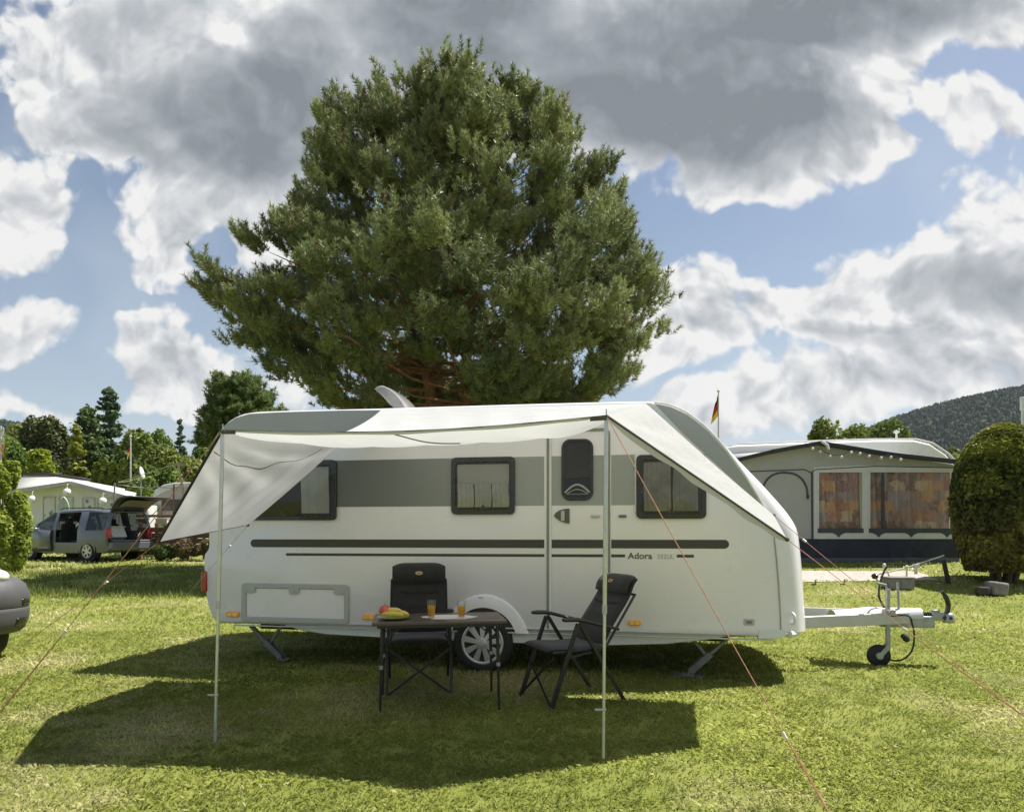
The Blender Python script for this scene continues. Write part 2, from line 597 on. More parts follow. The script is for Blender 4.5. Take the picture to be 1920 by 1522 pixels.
def grass():
    Vs, T, D = [], [], []
    # y0, y1, blades per m2, length, width
    for (y0, y1, den, ln, wd) in ((3.05, 4.6, 9500, .043, .0042), (4.6, 6.6, 6500, .045, .0054), (6.6, 9.5, 3200, .050, .0078), (9.5, 14, 800, .058, .015), (14, 20, 260, .075, .026), (20, 30, 70, .10, .045)):
        wf_ = 1.25 if y1 < 10 else 1.05
        area = wf_ * (y1 * y1 - y0 * y0)
        n = int(area * den)
        u = rng.random(n)
        y = np.sqrt(y0 * y0 + u * (y1 * y1 - y0 * y0))
        x = (rng.random(n) * 2 - 1) * wf_ * y
        clump = fbm2(x, y, 3, 7.0, 3)
        patch = fbm2(x, y, 5, 1.1, 4)
        dry = fbm2(x, y, 9, .8, 5)
        keep = rng.random(n) < np.clip(.16 + 1.5 * (clump - .28), .14, 1)
        bare = fbm2(x, y, 41, 1.7, 4)
        keep &= ~((bare > .67) & (rng.random(n) < np.clip((bare - .67) * 9, 0, .75)))
        keep &= ~((x > 3.0) & (x < 8.5) & (y > 13.5 + .03 * x + .12 * (clump - .5)) & (y < 14.62 + .03 * x - .12 * (clump - .5)))
        x, y, clump, patch, dry = x[keep], y[keep], clump[keep], patch[keep], dry[keep]
        n = len(x)
        L = ln * (.45 + .50 * rng.random(n)) * (.55 + .9 * patch)
        W = wd * (.7 + .6 * rng.random(n))
        a = rng.random(n) * 2 * math.pi
        lean = (.22 + 1.15 * rng.random(n))
        dx, dy = np.cos(a), np.sin(a)
        px_, py_ = -dy, dx
        z = ground_np(x, y) - .003
        B = np.stack([x, y, z], -1)
        side = np.stack([px_ * W / 2, py_ * W / 2, np.zeros(n)], -1)
        mid = B + np.stack([dx * L * lean * .35, dy * L * lean * .35, L * .62], -1)
        tip = B + np.stack([dx * L * lean, dy * L * lean, L * (1.0 - .28 * np.minimum(lean, 1.2))], -1)
        Vs.append(np.stack([B - side, B + side, mid + side * .8, tip, mid - side * .8], 1))
        tn = np.clip(.32 + .30 * rng.random(n) + 1.7 * (patch - .5), 0, 1)
        dr = np.clip((dry - .50) * 3.4, 0, .9) + (rng.random(n) < .05) * .5
        dr = np.clip(dr * (.5 + rng.random(n)), 0, 1)
        T.append(np.repeat(tn, 5)); D.append(np.repeat(dr, 5))
    V = np.concatenate(Vs).reshape(-1, 3)
    n = len(V) // 5
    Fc = np.arange(5 * n).reshape(n, 5)
    m = leafmat("grass_blade", (.26, .310, .068), (.475, .515, .140), .50, .55, (.78, .71, .42))
    return tag(mesh_np("grass", V, Fc, m, attrs={'tint': np.concatenate(T), 'dry': np.concatenate(D)}), kind='stuff')
grass()

# taller rough grass on the small bank behind, left
def rough_grass():
    n = 26000
    x = -4.2 - rng.random(n) * 11.5
    y = 13.2 + rng.random(n) * 7.5
    k = (fbm2(x, y, 21, .9, 4) > .45)
    x, y = x[k], y[k]; n = len(x)
    L = .05 + .09 * rng.random(n); W = .016 + .012 * rng.random(n)
    a = rng.random(n) * 2 * math.pi
    B = np.stack([x, y, ground_np(x, y)], -1)
    side = np.stack([-np.sin(a) * W / 2, np.cos(a) * W / 2, 0 * a], -1)
    tip = B + np.stack([np.cos(a) * L * .45, np.sin(a) * L * .45, L], -1)
    V = np.stack([B - side, B + side, tip], 1).reshape(-1, 3)
    m = leafmat("rough_grass_blade", (.075, .12, .016), (.20, .25, .04), .35, .55, (.30, .27, .11))
    tag(mesh_np("rough_grass", V, np.arange(3 * n).reshape(n, 3), m, attrs={'tint': np.repeat(rng.random(n), 3), 'dry': np.repeat(rng.random(n) ** 4, 3)}), kind='stuff')
rough_grass()

# pale gravel path in front of the awning tent
mb = MB()
def pathpt(u, v):
    x = 2.6 + u * 5.9
    y = 13.5 + v * 1.15 + .16 * u + .05 * math.sin(u * 9 + v * 3)
    return (x - .25 * math.sin(v * 7) * .3, y, ground(x, y) + .012)
mb.grid(24, 6, pathpt)
tag(mb.build("path", mat("path_gravel", (.42, .37, .32), .9, var=.18, scale=9, bump=.6, bscale=60, dirt=((.22, .20, .12), 2.5, .5))), kind='structure')

# wooded hills far behind
def hill(name, pts, D, depth, seed, dens):
    r = np.random.default_rng(seed)
    px_ = np.array([p[0] for p in pts], float); py_ = np.array([p[1] for p in pts], float)
    X = (px_ - 960) * D / F; Z = H - (py_ - HZ) * D / F
    def hgt(x, y):
        ridge = np.interp(x, X, Z)
        t = np.clip(1 - np.abs(y - D) / depth, 0, 1)
        t = t * t * (3 - 2 * t)
        return ridge * t - 8 * (1 - t) + (fbm2(x, y, seed, .006, 4) - .5) * 26 * (1 - t) * t * 4
    xs = np.linspace(X[0], X[-1], 60); ys = np.linspace(D - depth, D + depth, 30)
    gx, gy = np.meshgrid(xs, ys); gz = hgt(gx, gy)
    nx, ny = len(xs), len(ys)
    idx = np.arange(nx * ny).reshape(ny, nx)
    Fq = np.stack([idx[:-1, :-1], idx[:-1, 1:], idx[1:, 1:], idx[1:, :-1]], -1).reshape(-1, 4)
    tag(mesh_np(name, np.stack([gx, gy, gz], -1), Fq, mat("hill_ground", (.022, .034, .015), .95, scale=.02), smooth=True), kind='structure')
    n = int(dens * (X[-1] - X[0]) * depth * 1.15)
    x = X[0] + r.random(n) * (X[-1] - X[0]); y = D - depth + r.random(n) * depth * 1.15
    z = hgt(x, y)
    hh = (5 + 4 * r.random(n)); rr = hh * (.30 + .14 * r.random(n))
    conif = r.random(n) < .6
    K = 7
    rings = []
    prof_c = [(1.0, .12), (.62, .5), (.05, 1.0)]
    prof_b = [(.75, .2), (1.15, .6), (.35, 1.0)]
    for j in range(3):
        pr = np.where(conif, prof_c[j][0], prof_b[j][0]); ph = np.where(conif, prof_c[j][1], prof_b[j][1])
        a = np.arange(K)[None] * 2 * math.pi / K + r.random(n)[:, None] * 6
        jit = .72 + .56 * r.random((n, K))
        rings.append(np.stack([x[:, None] + np.cos(a) * (rr * pr)[:, None] * jit, y[:, None] + np.sin(a) * (rr * pr)[:, None] * jit,
                               (z + hh * ph)[:, None] + (jit - 1) * 2.0], -1))
    V = np.concatenate(rings, 1)                     # n, 3K, 3
    f = []
    for j in range(2):
        for k in range(K):
            f.append((j * K + k, j * K + (k + 1) % K, (j + 1) * K + (k + 1) % K, (j + 1) * K + k))
    f = np.array(f)[None] + (np.arange(n) * 3 * K)[:, None, None]
    tint = np.repeat(np.clip(r.random(n) * .7 + .3 * (~conif), 0, 1), 3 * K)
    m = leafmat("hill_tree_leaf", (.018, .037, .018), (.034, .060, .026), .1, .9) if "hill_tree_leaf" not in bpy.data.materials else bpy.data.materials["hill_tree_leaf"]
    tag(mesh_np("hill_forest", V, f.reshape(-1, 4), m, attrs={'tint': tint}), kind='stuff')
hill("hill", [(1420, 905), (1560, 845), (1640, 805), (1700, 781), (1760, 764), (1830, 748), (1920, 731), (2060, 700), (2250, 690), (2500, 760)], 1100, 620, 5, .040)
hill("hill", [(-420, 790), (-200, 770), (-60, 790), (0, 796), (40, 799), (75, 812), (120, 830), (220, 850), (420, 880), (600, 930)], 1100, 480, 6, .030)
# ================================================================== CARAVAN
TH = math.atan(.18)
CT, ST = math.cos(TH), math.sin(TH)
D0 = 6.75
def cu(px, py, v=0.0):
    """photo pixel -> (u along, z) on the caravan's lengthwise plane v metres behind its near side"""
    a = (px - 960) / F
    u = (a * (D0 + v * CT) - v * ST) / (CT + a * ST)
    d = D0 - u * ST + v * CT
    return u, H - (py - HZ) * d / F
def cw(u, v, z):
    return Vector((u * CT + v * ST, D0 - u * ST + v * CT, z))

van = empty("caravan", (0, D0, 0), -TH, "long white touring caravan with grey window band and dark side stripes, parked under the pine", "caravan")
M_WHITE = mat("caravan_white", (.81, .78, .815), .32, var=.02, scale=1.2, bump=.9, bscale=2.2, coat=.35, dirt=((.60, .59, .53), 1.1, .25))
M_WHITE2 = mat("caravan_plastic", (.71, .73, .735), .42, var=.03, scale=2)
M_GREYP = mat("caravan_grey_panel", (.37, .38, .385), .38, var=.03, scale=1.5, coat=.2)
M_DKST = mat("caravan_stripe_dark", (.048, .047, .040), .4, var=.04)
M_BLACK = mat("black_frame", (.012, .012, .012), .25, var=.1, coat=.3)
M_RUB = mat("rubber", (.018, .018, .018), .75, var=.2, scale=20)
M_ALU = mat("aluminium", (.56, .57, .57), .35, .85, var=.06, scale=10)
M_GALV = mat("galvanised_steel", (.36, .38, .38), .45, .6, var=.14, scale=14)
M_LGREY = mat("light_grey_trim", (.47, .48, .46), .5, var=.03)
M_UNDER = mat("chassis_dark", (.03, .03, .028), .7)

W_ = 2.3
raw = [(420, 1169), (404, 1166), (394, 1152), (387, 1130), (382, 1095), (380.5, 1060), (381, 1040), (387, 1031), (389.5, 1020), (389, 985), (391, 895), (397, 848), (406, 815), (420, 795), (440, 781), (466, 773), (520, 769.5), (700, 765), (1000, 756), (1180, 751.5), (1222, 752), (1255, 757), (1292, 773), (1332, 804), (1370, 848), (1404, 896), (1431, 941), (1449, 976), (1457, 1000), (1463, 1050), (1467, 1100), (1470, 1150), (1472, 1186), (1462, 1194), (1420, 1194.5), (960, 1182)]
prof = [Vector(cu(*p)) for p in raw]
fine = []
for i in range(len(prof) - 1):       # smooth only the curved stretches
    fine.append(prof[i])
sm = smoothline([Vector((p.x, 0, p.y)) for p in prof[:-3]], 3)
fine = [Vector((p.x, p.z)) for p in sm] + prof[-2:]
NP = len(fine)
nrm = []
for i in range(NP):
    a, b = fine[i - 1], fine[(i + 1) % NP]
    t = (b - a).normalized()
    nrm.append(Vector((-t.y, t.x)))          # clockwise outline (bottom-left, up, over, down): outward
cen = Vector((sum(p.x for p in fine) / NP, sum(p.y for p in fine) / NP))
if nrm[NP // 2].dot(fine[NP // 2] - cen) < 0:
    nrm = [-n for n in nrm]
ztop = cu(1332, 804)[1]; zlow = cu(1457, 1000)[1]
def bulge_w(p):
    if p.x < cu(1340, 900)[0]:
        return 0
    return sstep(ztop, zlow, p.y) * 1.28
mb = MB()
stations = [(0, .030, 0), (.012, .012, .012), (.03, .003, .05), (.06, 0, .10), (.13, 0, .15), (.3, 0, .19), (.6, 0, .22), (1.15, 0, .235), (1.7, 0, .22), (2.0, 0, .19), (2.17, 0, .15), (2.24, 0, .10), (2.27, .003, .05), (2.288, .012, .012), (W_, .03, 0)]
vs = []
for v, ins, bl in stations:
    for p, n in zip(fine, nrm):
        q = p - n * ins
        roof = .035 * math.sin(math.pi * v / W_) * sstep(2.2, 2.6, p.y)
        vs.append((q.x + bl * bulge_w(p), v, q.y + roof))
fs = []
for s in range(len(stations) - 1):
    for i in range(NP):
        j = (i + 1) % NP
        fs.append((s * NP + i, s * NP + j, (s + 1) * NP + j, (s + 1) * NP + i))
fs.append(tuple(range(NP))); fs.append(tuple((len(stations) - 1) * NP + i for i in range(NP - 1, -1, -1)))
mb.add(vs, fs)
body = mb.build("body", M_WHITE, van, smooth=35)

def side(pts, name, m, th=.003, off=0.0, bevel=0, parent=van, smooth=40, pix=True):
    q = [cu(*p) for p in pts] if pix else pts
    b = MB().prism(q, lambda p: (p[0], -off - th, p[1]), lambda p: (p[0], -off, p[1]))
    return b.build(name, m, parent, bevel=bevel, smooth=smooth)

def rr_px(x0, y0, x1, y1, r, n=5):
    """rounded rectangle given by photo pixels of its corners, in side-plane metres"""
    u0, z0 = cu(x0, (y0 + y1) / 2); u1, z1 = cu(x1, (y0 + y1) / 2)
    xm = (x0 + x1) / 2
    za, zb = cu(xm, y1)[1], cu(xm, y0)[1]
    return rrect(min(u0, u1), za, max(u0, u1), zb, r, n)

# grey wrap at the rear top and the front nose corner
side([(400, 826), (408, 813), (421, 797.5), (441, 784), (467, 776), (521, 773), (640, 769.5), (718, 769), (700, 826)], "rear_grey_panel", M_GREYP, .002)
side([(1228, 757), (1258, 763), (1289, 778), (1328, 809), (1364, 851), (1397, 898), (1424, 942), (1409, 931), (1382, 906), (1330, 858), (1280, 812)], "front_grey_panel", M_GREYP, .002)
# window band: graded print, darker towards the rear
mband = bpy.data.materials.new("caravan_band_print"); mband.use_nodes = True
t = NT(mband.node_tree); b = t.n['Principled BSDF']
sx = t.new('ShaderNodeSeparateXYZ'); t.put(sx.inputs[0], t.new('ShaderNodeTexCoord').outputs['Object'])
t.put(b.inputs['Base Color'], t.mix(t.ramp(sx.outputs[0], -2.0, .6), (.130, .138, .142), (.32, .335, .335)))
b.inputs['Roughness'].default_value = .35; b.inputs['Coat Weight'].default_value = .25
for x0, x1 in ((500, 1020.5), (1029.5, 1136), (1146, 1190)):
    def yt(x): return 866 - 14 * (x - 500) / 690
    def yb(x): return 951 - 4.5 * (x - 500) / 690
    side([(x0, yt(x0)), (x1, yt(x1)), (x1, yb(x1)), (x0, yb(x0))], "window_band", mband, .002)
# stripes
def stripe(x0, x1, yc0, yc1, h, name, round0, round1):
    (u0, za), (u1, zb) = cu(x0, yc0), cu(x1, yc1)
    r = h / 2
    pts = []
    if round0:
        pts += [(u0 + r - r * math.sin(R_(a)), za + r * math.cos(R_(a)) * 1) for a in range(0, 181, 18)]
    else:
        pts += [(u0, za + r), (u0, za - r)]
    if round1:
        pts += [(u1 - r + r * math.sin(R_(a)), zb - r * math.cos(R_(a))) for a in range(0, 181, 18)]
    else:
        pts += [(u1, zb - r), (u1, zb + r)]
    side(pts, name, M_DKST, .002, pix=False)
for x0, x1, a, b_ in ((470, 1020.5, 1, 0), (1029.5, 1136, 0, 0), (1146, 1367, 0, 1)):
    stripe(x0, x1, 1018 + (x0 - 470) * .0022, 1018 + (x1 - 470) * .0022, .082, "side_stripe", a, b_)
for x0, x1, a, b_ in ((536, 1020.5, 1, 0), (1029.5, 1136, 0, 0), (1146, 1172, 0, 0), (1269, 1301, 0, 0)):
    stripe(x0, x1, 1039 + (x0 - 536) * .0042, 1039 + (x1 - 536) * .0042, .027, "side_stripe", a, b_)

# lettering on the side
def lettering(txt, px, py, hpx, m, name, wpx=None, bold=0.0):
    cu_ = bpy.data.curves.new(name, 'FONT')
    cu_.body = txt; cu_.size = 1; cu_.extrude = .004; cu_.offset = bold
    tmp = bpy.data.objects.new("tmp", cu_); COL.objects.link(tmp)
    dg = bpy.context.evaluated_depsgraph_get()
    me = bpy.data.meshes.new_from_object(tmp.evaluated_get(dg))
    bpy.data.objects.remove(tmp)
    co = np.array([v.co[:] for v in me.vertices])
    cap = .70
    u0, z0 = cu(px, py)
    k = hpx * (D0 - u0 * ST) / F / cap
    kx = k
    if wpx:
        kx = wpx * (D0 - u0 * ST) / F / (co[:, 0].max() - co[:, 0].min())
    for v in me.vertices:
        x, y, zz = v.co
        v.co = (u0 + (x - co[:, 0].min()) * kx, -.0022 - zz * .3, z0 + y * k)
    me.materials.clear(); me.materials.append(m)
    o = bpy.data.objects.new(name, me); COL.objects.link(o); o.parent = van
    return o
lettering("Adora", 1177, 1047, 11.5, M_DKST, "lettering", 45, .012)
lettering("552UL", 1233, 1047, 8.5, mat("lettering_pale", (.40, .40, .37), .5), "lettering", 30)

# lower rail and skirt
mb = MB()
def rail(x0, x1, y0, y1, th, v):
    a, b = cu(x0, y0), cu(x1, y1)
    mb.box(((a[0] + b[0]) / 2, v, (a[1] + b[1]) / 2), (b[0] - a[0], th, .016), Matrix.Rotation(0, 3, 'Y'))
zs0 = cu(440, 1168)[1]; zs1 = cu(1420, 1193.5)[1]
for k, (dz, th) in enumerate(((.012, .016), (-.03, .012))):
    a = cu(440, 1166); b = cu(1450, 1193)
    mb.bar((a[0], -.004, a[1] + dz), (b[0], -.004, b[1] + dz), .014, .014)
mb.build("lower_rail", M_ALU, van, bevel=.003)
poly = [cu(528, 1172), cu(560, 1182), cu(610, 1190), cu(715, 1196), cu(960, 1206), cu(1130, 1211), cu(1250, 1208), cu(1330, 1200), cu(1372, 1192), cu(960, 1180)]
mb = MB().prism(poly, lambda p: (p[0], .035, p[1]), lambda p: (p[0], .075, p[1]))
mb.build("skirt", M_WHITE2, van, bevel=.008)
mb = MB()
for v in (.35, 1.95):
    mb.box((-.4, v, .38), (4.9, .06, .11))
mb.box((-.29, 1.15, .30), (.10, 2.0, .10)); mb.box((-.4, 1.15, .43), (5.2, 2.05, .05))
mb.box((.5, 1.5, .36), (.6, .5, .16)); mb.tube([(-1.0, .9, .30), (-.7, .9, .26), (-.4, .9, .30)], .03)
mb.build("chassis", M_UNDER, van)

# seam between side and front cap, small maker's plate
mb = MB()
mb.tube([(u - .004, -.001, z) for u, z in [cu(x, y) for x, y in ((1446, 978), (1452, 1002), (1457, 1050), (1461, 1100), (1464, 1150), (1465, 1188))]], .007, 6)
mb.build("front_seam", mat("seam_grey", (.36, .37, .35), .6), van)
side(rr_px(1394, 1160, 1415, 1172, .01), "maker_plate", M_LGREY, .004, bevel=.0015, pix=False)
side(rr_px(1399, 1163, 1410, 1169, .003), "plate_mark", mat("plate_mark_grey", (.22, .22, .21), .5), .002, .0042, pix=False)
u0, z0 = cu(1420, 1190); u1, z1 = cu(1490, 1186)
mb = MB()
mb.prism([cu(1424, 1180), cu(1470, 1180), cu(1478, 1188), cu(1462, 1197), cu(1420, 1197)], lambda p: (p[0], -.012, p[1]), lambda p: (p[0], .05, p[1]))
mb.build("front_corner_trim", M_WHITE2, van, bevel=.008)
# lower nose lip running round the front
pts = []
for v, bl in ((.02, .06), (.08, .13), (.16, .18), (.35, .23), (.7, .26), (1.15, .275), (1.6, .26), (1.95, .23), (2.14, .18), (2.22, .13), (2.28, .06)):
    u, z = cu(1470, 1186)
    pts.append((u + bl * .75, v, .455 - .0 * v))
MB().tube(pts, .038, 8).build("nose_lip", M_WHITE2, van)

# ---------------- windows
M_PANE = glass("acrylic_pane", (.78, .78, .77), .05, .03, .05, (.03, .03, .03))
M_PANED = glass("acrylic_pane_dark", (.30, .30, .30), .05, .03, .35, (.02, .02, .02))
M_BLIND = mat("blind_grey", (.50, .50, .49), .8, var=.06, scale=3)
M_CURT = mat("curtain_grey", (.58, .58, .56), .9, var=.12, scale=5, transl=.1)
M_CURTD = mat("curtain_dark", (.10, .10, .10), .9, var=.15, scale=5)
def window(x0, y0, x1, y1, blind, cfold, seed, curt=M_CURT):
    o_ = rr_px(x0, y0, x1, y1, .045, 5)
    us = [p[0] for p in o_]; zs = [p[1] for p in o_]
    U0, U1, Z0, Z1 = min(us), max(us), min(zs), max(zs)
    fr = .042
    inn = rrect(U0 + fr, Z0 + fr, U1 - fr, Z1 - fr * 1.25, .05, 5)
    wnd = MB().ring(o_, inn, lambda p: (p[0], -.030, p[1]), lambda p: (p[0], -.001, p[1])).build("window", M_BLACK, van, bevel=.006)
    inn2 = rrect(U0 + .02, Z0 + .02, U1 - .02, Z1 - .02, .05, 5)
    MB().prism(inn2, lambda p: (p[0], -.004, p[1]), lambda p: (p[0], -.0015, p[1])).build("recess", mat("window_recess", (.015, .015, .016), .8), wnd)
    rl = random.Random(seed)
    A, B = U0 + .06, U1 - .06
    zb = Z1 - .07 - (Z1 - Z0 - .14) * blind
    if blind > 0:
        mbb = MB().grid(2, 26, lambda a, c: (A + (B - A) * a, -.008 - .0025 * (int(c * 25) % 2), Z1 - .07 - (Z1 - .07 - zb) * c))
        mbb.build("blind", M_BLIND, wnd, smooth=0)
    for (c0, c1) in cfold:
        ph = rl.random() * 6
        mbb = MB().grid(90, 8, lambda a, c: (A + (B - A) * (c0 + (c1 - c0) * a) + .004 * math.sin(c * 5 + ph), -.0115 - .0065 * math.sin(a * (c1 - c0) * 70 + ph + .8 * math.sin(c * 3)), Z0 + .07 + (Z1 - Z0 - .14) * (c if blind == 0 else c * (1 - blind * .98))))
        mbb.build("curtain", curt, wnd)
    MB().grid(14, 10, lambda a, c: (U0 + .022 + (U1 - U0 - .044) * a, -.022 - .014 * (1 - (2 * a - 1) ** 4) * (1 - (2 * c - 1) ** 4), Z0 + .022 + (Z1 - Z0 - .044) * c)).build("pane", M_PANE, wnd, smooth=180, fix=False)
    # latches inside
    for c in ((U0 + U1) / 2,):
        MB().box((c, -.016, Z0 + .055), (.07, .006, .022)).box((c, -.017, Z0 + .075), (.022, .006, .03)).build("latch", M_BLACK, wnd, bevel=.003)
    for s_ in (U0 + .052, U1 - .052):
        MB().box((s_, -.016, (Z0 + Z1) / 2 - .03), (.02, .006, .07)).build("latch", M_BLACK, wnd, bevel=.003)
    return wnd
window(430, 864, 632, 975, 0, ((.70, .98), (0, .30)), 1)
window(847, 857, 966, 964, .46, ((.0, .32), (.34, .66), (.68, 1.0)), 2)
window(1193, 852, 1324, 972, 0, ((.02, .5), (.54, .98)), 3, mat("curtain_mid", (.30, .30, .29), .9, var=.2, scale=4))

# ---------------- door
def dz(x, y): return cu(x, y)
dpts = [cu(1028, 808), cu(1140, 803), cu(1141, 1186), cu(1028, 1183.5)]
us = [p[0] for p in dpts]; zs = [p[1] for p in dpts]
o_ = rrect(min(us), zs[3], max(us), zs[0], .05, 4)
i_ = rrect(min(us) + .012, zs[3] + .012, max(us) - .012, zs[0] - .012, .045, 4)
door = MB().ring(rrect(min(us) - .016, zs[3] - .016, max(us) + .016, zs[0] + .016, .06, 4), i_, lambda p: (p[0], -.0075, p[1]), lambda p: (p[0], .0, p[1])).build("door", mat("door_profile_grey", (.24, .25, .22), .45, .3), van, bevel=.003)
mb = MB()
for x in (1031.5, 1137):
    u, z = cu(x, 1000)
    mb.box((u + .003, -.006, (zs[3] + zs[0]) / 2), (.022, .006, zs[0] - zs[3] - .06))
mb.build("door_edge", M_WHITE2, door, bevel=.002)
ow = rr_px(1053, 823, 1112.5, 938, .085, 7)
uw = [p[0] for p in ow]; zw = [p[1] for p in ow]
U0, U1, Z0, Z1 = min(uw), max(uw), min(zw), max(zw)
iw = rrect(U0 + .028, Z0 + .028, U1 - .028, Z1 - .028, .06, 7)
dwn = MB().ring(ow, iw, lambda p: (p[0], -.022, p[1]), lambda p: (p[0], -.001, p[1])).build("door_window", M_BLACK, door, bevel=.005)
MB().prism(iw, lambda p: (p[0], -.008, p[1]), lambda p: (p[0], -.003, p[1])).build("door_blind", mat("door_blind_dark", (.045, .043, .040), .6, var=.05), door)
MB().prism(rrect(U0 + .055, Z0 + .19, U1 - .055, Z1 - .06, .02, 4), lambda p: (p[0], -.0095, p[1]), lambda p: (p[0], -.0082, p[1])).build("door_blind", mat("door_blind_grey", (.075, .072, .066), .6, var=.05), door)
arc = [(U0 + .035 + (U1 - U0 - .07) * k / 14, -.0125, Z0 + .075 + .075 * math.sin(math.pi * k / 14)) for k in range(15)]
arc2 = [(U0 + .05 + (U1 - U0 - .10) * k / 14, -.0125, Z0 + .06 + .045 * math.sin(math.pi * k / 14)) for k in range(15)]
MB().tube(arc, .010, 6).tube(arc2, .006, 6).tube([arc2[0], arc2[-1]], .005, 6).build("arc_reflection", mat("arc_reflection_grey", (.40, .40, .39), .5), door)  # curved reflections low in the door window, modelled as grey tubes
MB().add([(p[0], -.0165, p[1]) for p in iw], [tuple(range(len(iw)))]).build("door_pane", M_PANED, door, smooth=0, fix=False)
# handle: D-shaped recess with lever
hp = [cu(1068, 953), cu(1068, 981)] + [cu(x, y) for x, y in ((1060, 980), (1050, 976), (1042, 970), (1038.5, 966.5), (1042, 961), (1050, 956), (1060, 953.5))]
hb = MB().prism(hp, lambda p: (p[0], -.016, p[1]), lambda p: (p[0], -.001, p[1])).build("door_handle", mat("handle_grey", (.10, .105, .09), .5), door, bevel=.005)
MB().prism([cu(1052, 958), cu(1059, 957), cu(1059, 977), cu(1052, 976)], lambda p: (p[0], -.026, p[1]), lambda p: (p[0], -.0165, p[1])).build("door_handle", M_LGREY, door, bevel=.004)
# door catches
for (a, b_, m) in ((1108, 1125, M_LGREY), (1160, 1175, mat("catch_grey", (.16, .165, .15), .5))):
    side(rr_px(a, 965, b_, 970, .01), "door_catch", m, .018, bevel=.004, pix=False)

# ---------------- service hatch
o_ = rr_px(454, 1094, 655, 1167, .035, 5)
us = [p[0] for p in o_]; zs = [p[1] for p in o_]
U0, U1, Z0, Z1 = min(us), max(us), min(zs), max(zs)
M_HF = mat("hatch_frame_grey", (.44, .455, .43), .45, var=.03)
hatch = MB().ring(o_, rrect(U0 + .052, Z0 + .05, U1 - .052, Z1 - .05, .012, 5), lambda p: (p[0], -.018, p[1]), lambda p: (p[0], -.0, p[1])).build("service_hatch", M_HF, van, bevel=.006)
MB().prism(rrect(U0 + .054, Z0 + .052, U1 - .054, Z1 - .052, .012, 5), lambda p: (p[0], -.006, p[1]), lambda p: (p[0], -.001, p[1])).build("hatch_panel", M_WHITE, hatch, bevel=.002)
uc = (U0 + U1) / 2
MB().prism(rrect(uc - .055, Z1 - .105, uc + .055, Z1 - .03, .025, 5), lambda p: (p[0], -.024, p[1]), lambda p: (p[0], -.0182, p[1])).lathe([(.012, 0), (.012, .006), (0.002, .006)], (uc, -.024, Z1 - .075), (0, -1, 0), 12).build("lock", M_HF, hatch, bevel=.004)
for s_ in (U0 + .10, U1 - .10):
    MB().prism(rrect(s_ - .06, Z1 - .10, s_ + .06, Z1 - .03, .02, 5), lambda p: (p[0], -.021, p[1]), lambda p: (p[0], -.0182, p[1])).build("corner_tab", M_HF, hatch, bevel=.003)

# ---------------- lamps
M_AMB = mat("amber_lens", (.85, .30, .02), .2, var=.1, coat=.6, emit=((1.0, .33, .03), .03))
for x in (437, 692, 1190):
    y = 1151 + (x - 437) * .0212
    lo = side(rr_px(x - 12, y - 5, x + 12, y + 5, .02), "marker_lamp", M_AMB, .022, bevel=.008, pix=False)
    u, z = cu(x, y)
    side(rr_px(x - 9, y - 3, x - 1, y + 3, .010), "reflector", mat("reflector_yellow", (.95, .62, .18), .12, coat=.8), .003, .0225, parent=lo, pix=False)
    side(rr_px(x + 1, y - 3, x + 9, y + 3, .010), "reflector", mat("reflector_yellow", (.95, .62, .18), .12, coat=.8), .003, .0225, parent=lo, pix=False)
mb = MB()
a = cu(383.5, 1070); b_ = cu(383.5, 1110)
mb.prism(rrect(a[0] - .035, b_[1], a[0] + .032, a[1], .03), lambda p: (p[0], -.02, p[1]), lambda p: (p[0], .14, p[1]))
tl = mb.build("tail_lamp", mat("red_lens", (.35, .012, .018), .18, coat=.7, var=.1), van, bevel=.012)
a1 = cu(383.5, 1084); a2 = cu(383.5, 1086)
MB().box((a1[0], -.0215, a1[1]), (.05, .004, .012)).build("lens_divider", mat("lens_divider_grey", (.3, .1, .1), .3), tl)

# ---------------- wheel arch and wheel
WU, WZ = cu(905, 1206); WZ = .298
arch_o, arch_i = [], []
for k in range(25):
    a = R_(-8 + 196 * k / 24)
    arch_o.append((WU + .02 - .415 * math.cos(a) * (1 + .10 * (1 - math.sin(max(0, a)))), WZ + .475 * math.sin(a) ** 1 if math.sin(a) > 0 else WZ + .16 * math.sin(a) + .06))
for k in range(25):
    a = R_(-8 + 196 * k / 24)
    arch_i.append((WU + .01 - .335 * math.cos(a), WZ + .345 * math.sin(a)))
arch_o = [(u, max(z, .40)) for u, z in arch_o]
arch_i = [(u, max(z, .40)) for u, z in arch_i]
vs, fs = [], []
n = len(arch_o)
layers = [(arch_o, 0.0), (arch_o, -.004), ([(o[0] * .94 + i[0] * .06, o[1] * .94 + i[1] * .06) for o, i in zip(arch_o, arch_i)], -.012), ([(o[0] * .84 + i[0] * .16, o[1] * .84 + i[1] * .16) for o, i in zip(arch_o, arch_i)], -.016), (arch_i, -.014), (arch_i, .02)]
for L, y in layers:
    vs += [(p[0], y, p[1]) for p in L]
for j in range(len(layers) - 1):
    for i in range(n - 1):
        fs.append((j * n + i, j * n + i + 1, (j + 1) * n + i + 1, (j + 1) * n + i))
wa = MB().add(vs, fs).build("wheel_arch", M_WHITE, van, smooth=50)
side(rrect(WU - .04, .735, WU + .01, .748, .005), "arch_badge", M_LGREY, .003, .0155, pix=False, parent=wa)
